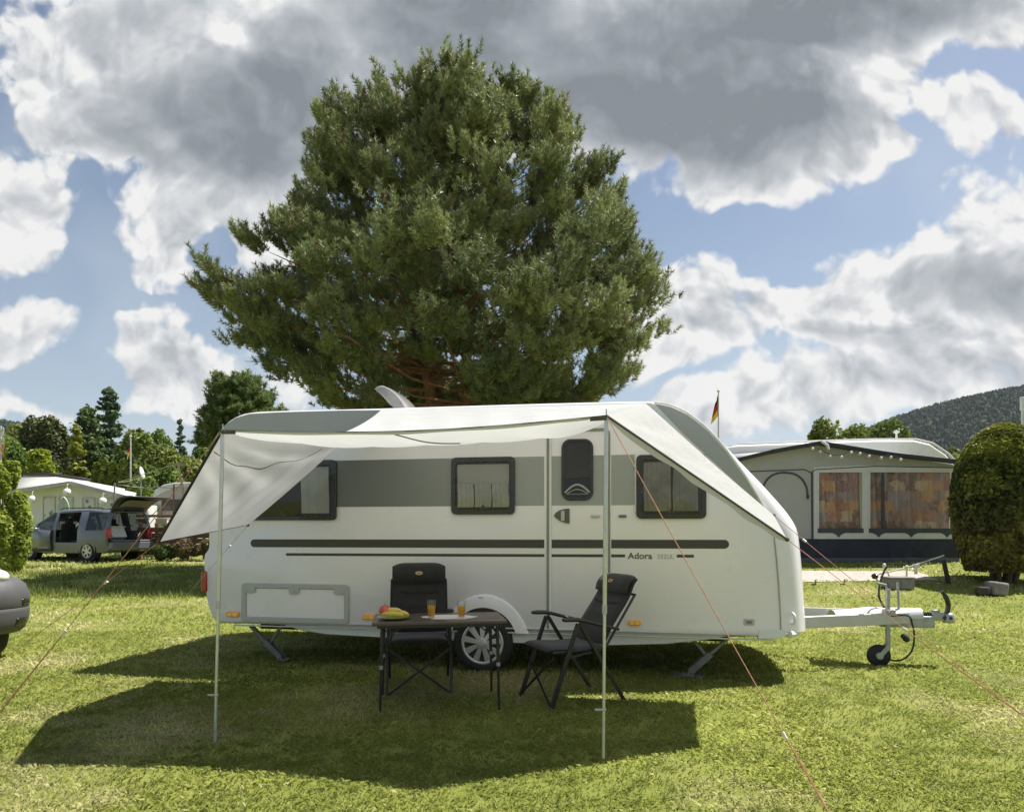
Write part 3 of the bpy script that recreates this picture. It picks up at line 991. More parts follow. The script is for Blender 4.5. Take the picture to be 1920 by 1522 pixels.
# dark well behind the wheel
well = [(u, max(z, .33)) for u, z in arch_i]
MB().prism(well, lambda p: (p[0], -.002, p[1]), lambda p: (p[0], .0, p[1])).build("wheel_well", M_UNDER, van)
def wheel(parent, c, r, wd, rim_r, ax, dish=.02, nsp=9):
    """tyre with tread and a covered rim; ax points outwards"""
    ax = Vector(ax)
    tyre = MB().lathe([(rim_r * .97, .0), (rim_r * 1.06, .006), (r * .90, .004), (r * .975, -.012), (r, -.035), (r, -wd + .035), (r * .97, -wd + .01), (rim_r, -wd)], c, ax, 48).build("tyre", M_RUB, parent, smooth=50)
    M_RIM = mat("wheel_trim_silver", (.50, .51, .51), .35, .35, var=.05)
    MB().lathe([(rim_r * .97, -.03), (rim_r * .99, .004), (rim_r * .93, .012), (rim_r * .86, .004), (rim_r * .86, -.03)], c, ax, 48, close=True).build("rim", M_RIM, parent, smooth=50)
    u, v = frame_of(ax)
    mb = MB()
    for k in range(nsp):
        a = 2 * math.pi * k / nsp + .2
        d = u * math.cos(a) + v * math.sin(a); t_ = ax.cross(d)
        C = Vector(c)
        w0, w1 = rim_r * .085, rim_r * .155
        p = [C + d * rim_r * .20 - t_ * w0, C + d * rim_r * .20 + t_ * w0, C + d * rim_r * .90 + t_ * w1, C + d * rim_r * .90 - t_ * w1]
        h0, h1 = ax * (dish), ax * .004
        q = [p[0] + h0, p[1] + h0, p[2] + h1, p[3] + h1]
        q2 = [x - ax * .02 for x in q]
        mb.add(q + q2, [(0, 1, 2, 3), (7, 6, 5, 4), (0, 4, 5, 1), (1, 5, 6, 2), (2, 6, 7, 3), (3, 7, 4, 0)])
    mb.lathe([(rim_r * .23, -.01), (rim_r * .23, dish + .004), (rim_r * .17, dish + .010), (.004, dish + .012)], c, ax, 24)
    mb.build("wheel_trim", M_RIM, parent, bevel=.004)
    MB().lathe([(rim_r * .93, -.035), (.01, -.035)], c, ax, 32).build("brake_drum", M_UNDER, parent)
hub = MB().lathe([(.05, -.1), (.05, -.03), (.01, -.03)], (WU, .03, WZ), (0, -1, 0), 16).build("wheel", M_UNDER, van)
wheel(hub, (WU, -.012, WZ), .298, .185, .213, (0, -1, 0), .022, 9)
hub2 = MB().lathe([(.05, -.1), (.05, -.03), (.01, -.03)], (WU, 2.27, WZ), (0, 1, 0), 16).build("wheel", M_UNDER, van)
MB().lathe([(.2, 0), (.27, .004), (.295, -.03), (.298, -.15), (.2, -.185)], (WU, 2.29, WZ), (0, 1, 0), 32).build("tyre", M_RUB, hub2)

# ---------------- corner steadies
M_STDY = mat("steady_steel", (.17, .18, .18), .45, .5, var=.14, scale=14)
def steady(p_top, p_foot, v):
    (u0, z0), (u1, z1) = p_top, p_foot
    d = Vector((u1 - u0, 0, z1 - z0)).normalized()
    mb = MB()
    mid = Vector((u0, v, z0)) * .45 + Vector((u1, v, z1)) * .55
    for s_ in (-.024, .024):
        mb.bar((u0, v + s_, z0), (mid.x, v + s_, mid.z), .008, .030, up=d.cross(Vector((0, 1, 0))))
    mb.bar((mid.x - d.x * .05, v, mid.z - d.z * .05), (u1, v, z1), .075, .012, up=d.cross(Vector((0, 1, 0))))
    for s_ in (-.036, .036):
        mb.bar((mid.x - d.x * .05, v + s_, mid.z - d.z * .05), (u1 - d.x * .03, v + s_, z1 - d.z * .03), .006, .06, up=d.cross(Vector((0, 1, 0))))
    sg = 1 if u1 > u0 else -1
    mb.bar((mid.x + .01, v, mid.z), (mid.x + sg * .17, v, .42), .02, .03)
    s = mb.build("corner_steady", M_STDY, van, bevel=.003)
    MB().box((u1, v, z1 - .005), (.10, .10, .014)).build("steady_foot", M_STDY, s, bevel=.003)
steady(cu(470, 1172, .18), (cu(532, 1240, .18)[0], .03), .18)
steady(cu(1368, 1193, .18), (cu(1290, 1256, .18)[0], .03), .18)
steady(cu(470, 1172, .18), (cu(532, 1240, .18)[0], .03), 2.1)
steady(cu(1368, 1193, .18), (cu(1290, 1256, .18)[0], .03), 2.1)
mb = MB().box((cu(1268, 1262, .12)[0] + .12, .2, .012), (.30, .22, .024))
tag(mb.build("steady_pad", mat("pad_grey", (.10, .11, .12), .8), None, bevel=.006, loc=(0, D0, 0), rz=-TH), "flat dark grey pad on the grass under the front support leg", "pad")

# ---------------- tow bar
VC = 1.15
def tc_(x, y): return cu(x, y, VC)
bar = MB()
ub, zb = tc_(1500, 1170)
ue, ze = tc_(1700, 1163)
zb0 = .50
for s_ in (-1, 1):
    bar.bar((2.35, VC + s_ * .62, zb0 - .03), (ue, VC + s_ * .055, zb0), .045, .118)
tow = bar.build("tow_bar", mat("towbar_pale", (.52, .53, .52), .4, .2, var=.05), van, bevel=.008)
M_TB = mat("towbar_cover", (.56, .56, .54), .45)
uc0, uc1 = tc_(1560, 1160)[0], tc_(1727, 1160)[0]
mb = MB()
def covr(a, c):
    u = uc0 + (uc1 - uc0) * a
    wv = .13 * (1 - a) + .07
    h = .56 + .045 * sstep(.05, .45, a) - .01 * a
    ang = -math.pi / 2 + math.pi * c
    return (u, VC + math.sin(ang) * wv, h - .10 + .10 * math.cos(ang))
mb.grid(16, 9, covr)
mb.build("towbar_cover", M_TB, tow)
mb = MB().box(((uc0 + uc1) / 2 + .28, VC, .46), (.52, .13, .12))
mb.build("overrun_housing", M_GALV, tow, bevel=.01)
mb = MB()
ua, ub_ = uc1, tc_(1744, 1160)[0]
prf = []
for k in range(9):
    prf.append((.052 if k % 2 == 0 else .038, (ub_ - ua) * k / 8))
mb.lathe(prf, (ua, VC, .505), (1, 0, 0), 16)
mb.build("bellows", M_RUB, tow, smooth=60)
cp = MB()
u2 = tc_(1768, 1155)[0]; u3 = tc_(1788, 1158)[0]
cp.box(((ub_ + u2) / 2, VC, .515), (u2 - ub_, .085, .085))
cp.box(((ub_ + u2) / 2 - .01, VC, .565), (u2 - ub_ - .05, .07, .035))
cp.lathe([(.03, -.05), (.058, -.045), (.062, .0), (.045, .045), (.01, .055)], (u3 - .05, VC, .50), (0, 0, 1), 18)
cpl = cp.build("coupling_head", M_GALV, tow, bevel=.008)
MB().lathe([(.02, 0), (.02, .006), (.002, .006)], (ub_ + .12, VC - .043, .505), (0, -1, 0), 14).build("friction_pad", M_BLACK, cpl)
MB().lathe([(.016, 0), (.016, .006), (.002, .006)], (u3 - .05, VC - .06, .505), (0, -1, 0), 14).build("friction_pad", M_BLACK, cpl)
lv = [tc_(1775, 1150), tc_(1778, 1135), tc_(1775, 1122), tc_(1766, 1108)]
lv = [(u, VC, z) for u, z in lv]
MB().tube([lv[0], (lv[0][0], VC, lv[0][2] - .06)], .02, 8).build("coupling_lever", M_GALV, tow)
MB().tube(smoothline(lv, 4), [.026] * 10 + [.02] * 3, 8).build("coupling_lever", M_BLACK, tow)
MB().tube([tc3 for tc3 in [(tc_(1765, 1107)[0], VC, tc_(1765, 1107)[1]), (tc_(1759, 1093)[0], VC, tc_(1759, 1093)[1])]], .011, 6).build("coupling_lever", M_BLACK, tow)
# jockey wheel
uj = tc_(1657, 1150)[0]
jk = MB().tube([(uj, VC - .12, .16), (uj, VC - .12, .80)], .024, 14).tube([(uj, VC - .12, .06), (uj, VC - .12, .3)], .019, 12).build("jockey_wheel", M_GALV, tow)
MB().box((uj + .01, VC - .12, .56), (.10, .10, .06)).box((uj, VC - .165, .56), (.03, .04, .03)).tube([(uj, VC - .17, .56), (uj, VC - .26, .60)], .008, 6).build("clamp", M_GALV, jk, bevel=.004)
MB().tube([(uj - .01, VC - .12, .80), (uj - .02, VC - .12, .84), (uj - .10, VC - .12, .86), (uj - .11, VC - .12, .92)], .010, 8).build("crank", M_GALV, jk)
MB().lathe([(.012, 0), (.03, .01), (.034, .04), (.02, .055), (.004, .058)], (uj - .115, VC - .12, .90), (-.3, 0, 1), 12).build("crank_knob", M_BLACK, jk)
uw = tc_(1640, 1215)[0]
MB().lathe([(.02, -.03), (.10, -.032), (.112, -.02), (.115, 0), (.112, .02), (.10, .032), (.02, .03)], (uw, VC - .12, .115), (0, 1, 0), 28).build("tyre", M_RUB, jk, smooth=60)
MB().lathe([(.004, .052), (.035, .05), (.04, .03), (.04, -.03), (.004, -.03)], (uw, VC - .12, .115), (0, -1, 0), 20).bar((uj, VC - .165, .22), (uw, VC - .165, .115), .012, .045).bar((uj, VC - .075, .22), (uw, VC - .075, .115), .012, .045).build("fork", M_GALV, jk, bevel=.003)
# handbrake lever and gas strut
hb_ = [(uj + .01, VC - .02, .58), (uj - .05, VC - .02, .70), (uj - .045, VC - .02, .84), (uj + .0, VC - .02, .98), (uj + .03, VC - .02, 1.02)]
MB().tube(smoothline(hb_, 5), .011, 8).build("handbrake_lever", M_BLACK, tow)
MB().tube([(uj + .13, VC - .04, .58), (uj + .12, VC - .04, .86)], .013, 8).build("handbrake_lever", M_GALV, tow)
# connecting cable
cb = [tc_(x, y) for x, y in ((1640, 1158), (1656, 1152), (1690, 1150), (1697, 1165), (1700, 1190), (1695, 1215), (1680, 1230), (1662, 1232), (1650, 1222))]
MB().tube(smoothline([(u, VC - .10 - .10 * math.sin(k * .38), max(z, .02)) for k, (u, z) in enumerate(cb)], 5), .009, 7).build("cable", M_RUB, tow)
pl_ = tc_(1686, 1190)
MB().lathe([(.02, -.04), (.03, -.03), (.034, .02), (.02, .05)], (pl_[0], VC - .16, pl_[1]), (.5, -.4, -.7), 12).build("cable_plug", M_RUB, tow)
# nose: gas locker grip lights
for (x, y) in ((1500, 1105), (1509, 1118)):
    u, z = cu(1476, y)
    MB().ball((u + .155, .30, z), .028, 12, 8, (1, 1.5, .8)).build("front_lamp", mat("lamp_clear", (.80, .78, .66), .2, coat=.6), van)
# grip handle on nose corner
u, z = cu(1483, 1160)
MB().tube(smoothline([(u + .02, .03, z - .05), (u + .03, -.01, z - .03), (u + .03, -.01, z + .03), (u + .02, .03, z + .05)], 4), .012, 8).build("grab_handle", M_WHITE2, van)

# ---------------- roof fittings
def roofz(u): return 2.625 if u > -1.6 else 2.61
# tilted-open roof light
hu, _ = cu(742, 760, .75)
rl0 = MB().box((hu, .85, 2.66), (.55, .52, .05)).build("roof_light", M_WHITE2, van, bevel=.012)
lp = [cu(x, y, .6) for x, y in ((700, 728), (706, 723), (716, 721), (730, 727), (746, 740), (758, 754), (766, 768), (748, 768), (736, 764), (718, 745))]
mb = MB()
cen_ = (sum(p[0] for p in lp) / len(lp), sum(p[1] for p in lp) / len(lp))
lay = [(.58, .80), (.61, .95), (.66, 1.0), (1.02, 1.0), (1.07, .95), (1.10, .80)]
vs = [(cen_[0] + (p[0] - cen_[0]) * k_, v_, cen_[1] + (p[1] - cen_[1]) * k_) for v_, k_ in lay for p in lp]
nl_ = len(lp)
fs = [(j * nl_ + i, j * nl_ + (i + 1) % nl_, (j + 1) * nl_ + (i + 1) % nl_, (j + 1) * nl_ + i) for j in range(len(lay) - 1) for i in range(nl_)]
fs += [tuple(range(nl_)), tuple((len(lay) - 1) * nl_ + i for i in range(nl_ - 1, -1, -1))]
mb.add(vs, fs)
mb.build("lid", mat("smoked_dome", (.40, .39, .37), .18, coat=.5, transl=.25), rl0, smooth=50)
mu, _ = cu(930, 752, .9)
MB().lathe([(.14, 0), (.135, .05), (.11, .085), (.06, .105), (.004, .11)], (mu, .9, 2.64), (0, 0, 1), 20).build("roof_vent", M_WHITE2, van, smooth=60)
mu, _ = cu(1011, 750, .9)
MB().lathe([(.06, 0), (.05, .085), (.12, .09), (.12, .115), (.004, .12)], (mu, .9, 2.64), (0, 0, 1), 20).build("roof_vent", M_WHITE2, van, smooth=40)
mb = MB()
ra, rb = cu(716, 769), cu(1222, 756)
mb.bar((ra[0], -.012, ra[1] - .01), (rb[0], -.012, rb[1] - .01), .016, .02)
rc = [cu(x, y) for x, y in ((1226, 754), (1257, 759.5), (1291, 775.5), (1330, 806.5), (1367, 850), (1400.5, 897), (1427.5, 942), (1446, 977))]
mb.tube(smoothline([(u, -.008, z) for u, z in rc], 4), .013, 6)
mb.build("awning_rail", mat("rail_white", (.76, .76, .74), .4), van)
# ================================================================== SUN CANOPY, POLES, GUY ROPES
def cloth_material(name, col, transl, stripes):
    m = bpy.data.materials.new(name); m.use_nodes = True
    t = NT(m.node_tree)
    b = t.n['Principled BSDF']
    co = t.new('ShaderNodeTexCoord').outputs['Object']
    c = t.mix(t.ramp(t.noise(co, 2.0, 5, .6), .3, .7), tuple(x * .95 for x in col), col)
    t.put(b.inputs['Base Color'], c)
    b.inputs['Roughness'].default_value = .55
    b.inputs['Specular IOR Level'].default_value = .3
    bp = t.new('ShaderNodeBump'); bp.inputs['Strength'].default_value = .55; bp.inputs['Distance'].default_value = .02
    st = t.vmath('MULTIPLY', co, stripes)
    t.put(bp.inputs['Height'], t.noise(st, 1.0, 5, .55, 1.2))
    t.put(b.inputs['Normal'], bp.outputs[0])
    tr = t.new('ShaderNodeBsdfTranslucent'); t.put(tr.inputs[0], c)
    mx = t.new('ShaderNodeMixShader'); mx.inputs[0].default_value = transl
    t.put(mx.inputs[1], b.outputs[0]); t.put(mx.inputs[2], tr.outputs[0])
    t.put(t.n['Material Output'].inputs[0], mx.outputs[0])
    return m
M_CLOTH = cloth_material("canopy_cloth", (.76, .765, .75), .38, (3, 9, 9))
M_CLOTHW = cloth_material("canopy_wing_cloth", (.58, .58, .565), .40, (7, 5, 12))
M_PIPE = mat("piping_dark", (.035, .032, .028), .7)

A_ = P(1137, 779, 4.21); L_ = P(417, 806, 4.6)
def onrail(px, py, off=-.02):
    u, z = cu(px, py); return cw(u, off, z)
B_ = onrail(1211, 757); Rr = onrail(716, 769)
T1 = P(297, 1016, 5.46); T2 = P(465, 984, 6.7)
C_ = P(1476, 1011, 4.75); D_ = P(1451, 966, 5.93)
canopy = empty("sun_canopy", (0, 5.4, 0), 0, "cream sun canopy with two side wings stretched from the caravan roof to two poles", "canopy")
inv = canopy.matrix_world.inverted() if False else Matrix.Translation((0, -5.4, 0))
def lerp(a, b, t): return a + (b - a) * t
def sagw(s):
    return (.80 + .20 * sstep(0, .2, s)) * (1 - sstep(.80, 1.0, s)) ** .6 if s < 1 else 0
def shape_t(t):
    return (4 * t * (1 - t)) ** .9 if 0 < t < 1 else 0
def canopy_pt(s, t):
    """s 0..1 left->right along the front edge, t 0..1 from front edge to the roof rail"""
    p = lerp(lerp(L_, A_, s), lerp(Rr, B_, s), t)
    sag = .225 * sagw(s) * (1 - .25 * s) * shape_t(t)
    sag += .012 * math.sin(s * 38 + 2.3 * math.sin(t * 7)) * math.sin(math.pi * t) * (0 < s < 1)
    edge = .035 * math.sin(math.pi * s) * (1 - t)            # front edge hangs slightly between the poles
    return inv @ Vector((p.x, p.y + .10 * math.sin(math.pi * s) * (1 - t), p.z - sag - edge))
mb = MB().grid(60, 26, canopy_pt)
mb.build("canopy_panel", M_CLOTH, canopy, smooth=180)
def wing_pts(p00, p01, p10, p11, ph, drop, esag=0):
    def fn(a, c):           # a along the shared edge (0 front .. 1 rear), c outwards
        p = lerp(lerp(p00, p01, a) - Vector((0, 0, esag * shape_t(a))), lerp(p10, p11, a), c)
        wr = .013 * math.sin(a * 33 + ph + 3 * c) * math.sin(math.pi * c) + .020 * math.sin(22 * math.atan2(c + .02, a + .25)) * (1 - c) * min(1, a * 4 + c * 2) * min(1, c * 8) * min(1, (1 - a) * 5) + .006 * math.sin((a * 1.4 - c) * 17 + ph) * math.sin(math.pi * c) * math.sin(math.pi * a)
        sag = drop * math.sin(math.pi * c) * math.sin(math.pi * a)
        return inv @ Vector((p.x, p.y, p.z - sag + wr))
    return fn
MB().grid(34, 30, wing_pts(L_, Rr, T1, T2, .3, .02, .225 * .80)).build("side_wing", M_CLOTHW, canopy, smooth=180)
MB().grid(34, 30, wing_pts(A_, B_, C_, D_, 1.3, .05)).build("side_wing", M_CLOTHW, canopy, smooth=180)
# narrow hanging hem along the front edges
def hem(p0, p1, h, n=40, arcf=None):
    def fn(a, c):
        p = arcf(a) if arcf else lerp(p0, p1, a) 
        return Vector((p.x + .004 * math.sin(a * 40), p.y - .004 + .015 * c, p.z - h * c * (1 - .15 * math.sin(a * 23)) * max(.08, min(1, (1 - a) * 14, a * 14)) ** .5))
    return MB().grid(n, 4, fn)
hem(None, None, .018, 60, lambda a: canopy_pt(a, 0)).build("hem", M_CLOTHW, canopy, smooth=180)
def wing_front(a):
    return inv @ lerp(A_, C_, a)
hem(None, None, .045, 40, lambda a: wing_front(a)).build("hem", M_CLOTHW, canopy, smooth=180)
MB().tube([canopy_pt(k / 30, 0) for k in range(31)], .0035, 5).build("edge_piping", M_PIPE, canopy)
for p, q, r_ in ((L_, T1, .011), (A_, C_, .008), (T2, T1, .0035)):
    MB().tube([inv @ lerp(p, q, k / 12) for k in range(13)], r_, 6).build("edge_piping", M_PIPE, canopy)
# reinforced corner patches, dark curved cord on the wing, stitched seam on the panel
M_PATCH = mat("corner_brown", (.10, .075, .055), .7)
for p, q in ((L_, A_), (A_, L_)):
    d = (q - p).normalized()
    MB().bar(inv @ (p + Vector((0, -.012, -.018))), inv @ (p + d * .10 + Vector((0, -.012, -.022))), .003, .022, up=(0, 0, 1)).build("corner_patch", M_PATCH, canopy)
for p in (T1, T2, C_, D_):
    MB().ball(inv @ p, .016, 8, 6).build("corner_eyelet", M_PATCH, canopy)
wf = wing_pts(L_, Rr, T1, T2, .3, .02, .225 * .80)
M_GCORD = mat("grey_cord", (.20, .19, .17), .8)
seam = [wf(.02 + .62 * k / 20, .17 + .12 * math.sin(k / 20 * 2.6) - .10 * (k / 20)) - Vector((0, .008, .0)) for k in range(21)]  # dark line curving across the left wing
MB().tube(seam, .004, 5).build("curved_cord", M_GCORD, canopy)
seam2 = [canopy_pt(.455 + .085 * k / 8, .02 + .27 * (k / 8) ** 1.2) - Vector((0, 0, .006)) for k in range(9)]
MB().tube(seam2, .005, 5).build("curved_cord", M_GCORD, canopy)

# poles
def pole(top, base, lab):
    d = top - base
    o = empty("canopy_pole", base, 0, lab, "pole", "poles holding up the front of the canopy")
    z = lambda t: d * t
    MB().tube([z(0), z(.44)], .0100, 10).build("lower_tube", mat("pole_pale_steel", (.60, .62, .58), .32, .55, var=.06), o)
    MB().tube([z(.44), z(.995)], .0130, 12).build("upper_tube", M_ALU, o)
    MB().tube([z(.43), z(.455)], .0155, 12).build("clamp", M_LGREY, o, bevel=.002)
    MB().tube([z(.15), z(.156)], .014, 10).box(z(.153) + Vector((-.03, -.005, 0)), (.05, .008, .012)).build("clamp", M_LGREY, o, bevel=.002)
    MB().tube([z(.995), z(1) + Vector((0, 0, .05))], .004, 6).build("spike", M_GALV, o)
    return o
pole(A_ + Vector((0, .004, -.01)), P(1131, 1428, 4.215), "straight pale metal canopy pole standing in front of the reclined chair")
pole(L_ + Vector((0, .004, -.01)), P(403, 1391, 4.603), "slightly leaning pale metal canopy pole in front of the caravan's rear hatch end")

# guy ropes
def gp(px, py, d=None):
    if d is None:
        d = F * H / (py - HZ)
    return P(px, py, d)
M_ROPE = mat("rope_orange", (.56, .27, .185), .8, var=.2, scale=60)
M_ROPEG = mat("rope_grey", (.50, .46, .42), .8, var=.2, scale=60)
def guy(a, b, t_slide, m, lab, r=.0027, double=True, sag=.015):
    o = empty("guy_rope", b, 0, lab, "rope", "guy ropes of the canopy")
    A0 = a - b
    def pt(t): return A0 * (1 - t) - Vector((0, 0, sag * math.sin(math.pi * t)))
    MB().tube([pt(k / 16) for k in range(17)], r, 6).build("cord", m, o)
    if double:
        d = A0.normalized(); u, v = frame_of(d)
        lo = [pt(t_slide + (1 - t_slide) * k / 8) + u * (.014 * math.sin(math.pi * k / 8)) for k in range(9)]
        MB().tube(lo, r, 6).build("cord", m, o)
    c = pt(t_slide); d = (pt(1) - pt(0)).normalized()
    MB().tube([c - d * .018, c + d * .018], .009, 8).build("slider", mat("slider_white", (.75, .73, .70), .5), o)
    MB().tube([Vector((0, 0, .03)), Vector((-A0.x, -A0.y, 0)).normalized() * -.0 + Vector((0, 0, -.1))], .004, 6).build("peg", M_GALV, o)
    return o
guy(A_, gp(1562, 1538), .82, M_ROPE, "orange guy rope from the right pole top down to the grass in the near foreground")
guy(L_, gp(-40, 1385), .645, M_ROPE, "orange guy rope from the left pole top, white slider low over the grass")
guy(T1, gp(-60, 1283, 6.2), .25, M_ROPE, "orange guy rope from the front corner of the left wing towards the grey car bumper", double=False)
guy(T2, gp(240, 1236), .14, M_ROPEG, "thin grey guy rope crossing the caravan's rear end behind the left pole", r=.0022, double=False)
guy(C_, gp(1960, 1371), .45, M_ROPE, "orange guy rope from the front corner of the right wing, crossing the tow bar")
guy(D_, gp(1975, 1385), .135, M_ROPE, "orange guy rope with a white slider against the tent's navy skirt", double=False)
# ================================================================== TABLE, CHAIRS, FRUIT, GLASSES
M_CHF = mat("chair_frame", (.028, .028, .028), .4, .3, var=.1)
M_CHC = mat("chair_cloth", (.016, .0145, .014), .85, var=.18, scale=30, bump=.35, bscale=240, sheen=.2)
M_CHS = mat("chair_piping", (.012, .012, .012), .8)
M_GOLD = mat("badge_gold", (.55, .40, .16), .4, .2)
M_BADGE = mat("badge_dark", (.18, .12, .06), .5)

# table: 1.04 x 0.58 m, 0.70 high
ta = math.atan2(.152, 1.03)
fl = P(697, 1168, 5.258)
tx = Vector((math.cos(ta), math.sin(ta), 0)); ty = Vector((-math.sin(ta), math.cos(ta), 0))
TC = Vector((fl.x, fl.y, 0)) + tx * .52 + ty * .29
table = empty("camping_table", TC, ta, "folding camping table with dark brown top and thin black legs beside the caravan wheel", "table")
M_TOP = mat("table_top_brown", (.085, .058, .050), .38, var=.08, scale=4, coat=.15)
MB().box((0, 0, .688), (1.04, .58, .024)).build("table_top", M_TOP, table, bevel=.006, seg=3)
MB().box((0, -.275, .668), (.96, .02, .026)).box((0, .275, .668), (.96, .02, .026)).box((-.46, 0, .668), (.02, .54, .026)).box((.46, 0, .668), (.02, .54, .026)).build("apron", M_CHF, table, bevel=.003)
for sx_ in (-1, 1):
    for sy_ in (-1, 1):
        lg = MB().tube([(sx_ * .445, sy_ * .245, .665), (sx_ * .452, sy_ * .25, .35)], .0135, 10).tube([(sx_ * .452, sy_ * .25, .36), (sx_ * .458, sy_ * .255, 0.0)], .0105, 10).build("leg", M_CHF, table)
        MB().tube([(sx_ * .452, sy_ * .25, .34), (sx_ * .452, sy_ * .25, .37)], .0165, 10).box((sx_ * .452, sy_ * .25 - .016, .355), (.012, .012, .012)).build("leg_clamp", M_GALV, lg, bevel=.002)
for sx_ in (-1, 1):
    MB().bar((sx_ * .447, -.245, .60), (sx_ * .447, .245, .60), .014, .02).build("cross_bar", M_CHF, table)
    for sy_ in (-.24, .24):
        MB().bar((sx_ * .444, sy_, .55), (sx_ * .30, sy_, .66), .008, .012).build("brace", M_CHF, table)

def pad(parent, name, m, W, pts, th, n=18, quilt=None, rnd=.94):
    """padded panel: pts = (x, z) line seen from the side (front face), width W, thickness th"""
    line = smoothline([Vector((x, 0, z)) for x, z in pts], 6)
    vs, fs = [], []
    ln = [0]
    for i in range(1, len(line)):
        ln.append(ln[-1] + (line[i] - line[i - 1]).length)
    nl = len(line)
    for side_ in (1, -1):
        for i, p in enumerate(line):
            t = (line[min(i + 1, nl - 1)] - line[max(i - 1, 0)]).normalized()
            nn = Vector((-t.z, 0, t.x))
            s = ln[i] / ln[-1]
            for k in range(n):
                y = -1 + 2 * k / (n - 1)
                ed = (1 - abs(y) ** 6) * (1 - abs(2 * s - 1) ** 10)
                q = quilt(s, y) if quilt and side_ == -1 else 0
                wy = W / 2 * (1 - .20 * (max(0, s - rnd) / (1.001 - rnd)) ** 2)
                vs.append(p + nn * (-side_ * th * (.12 + .38 * ed) * -1) * (1) + nn * (q if side_ == -1 else 0) * -1 + Vector((0, y * wy, 0)))
    N = nl * n
    for sd in (0, 1):
        for i in range(nl - 1):
            for k in range(n - 1):
                f = (sd * N + i * n + k, sd * N + i * n + k + 1, sd * N + (i + 1) * n + k + 1, sd * N + (i + 1) * n + k)
                fs.append(f if sd == 0 else f[::-1])
    for i in range(nl - 1):
        for k in (0, n - 1):
            fs.append((i * n + k, (i + 1) * n + k, N + (i + 1) * n + k, N + i * n + k))
    for k in range(n - 1):
        for i in (0, nl - 1):
            fs.append((i * n + k, i * n + k + 1, N + i * n + k + 1, N + i * n + k))
    return MB().add(vs, fs).build(name, m, parent, smooth=60)

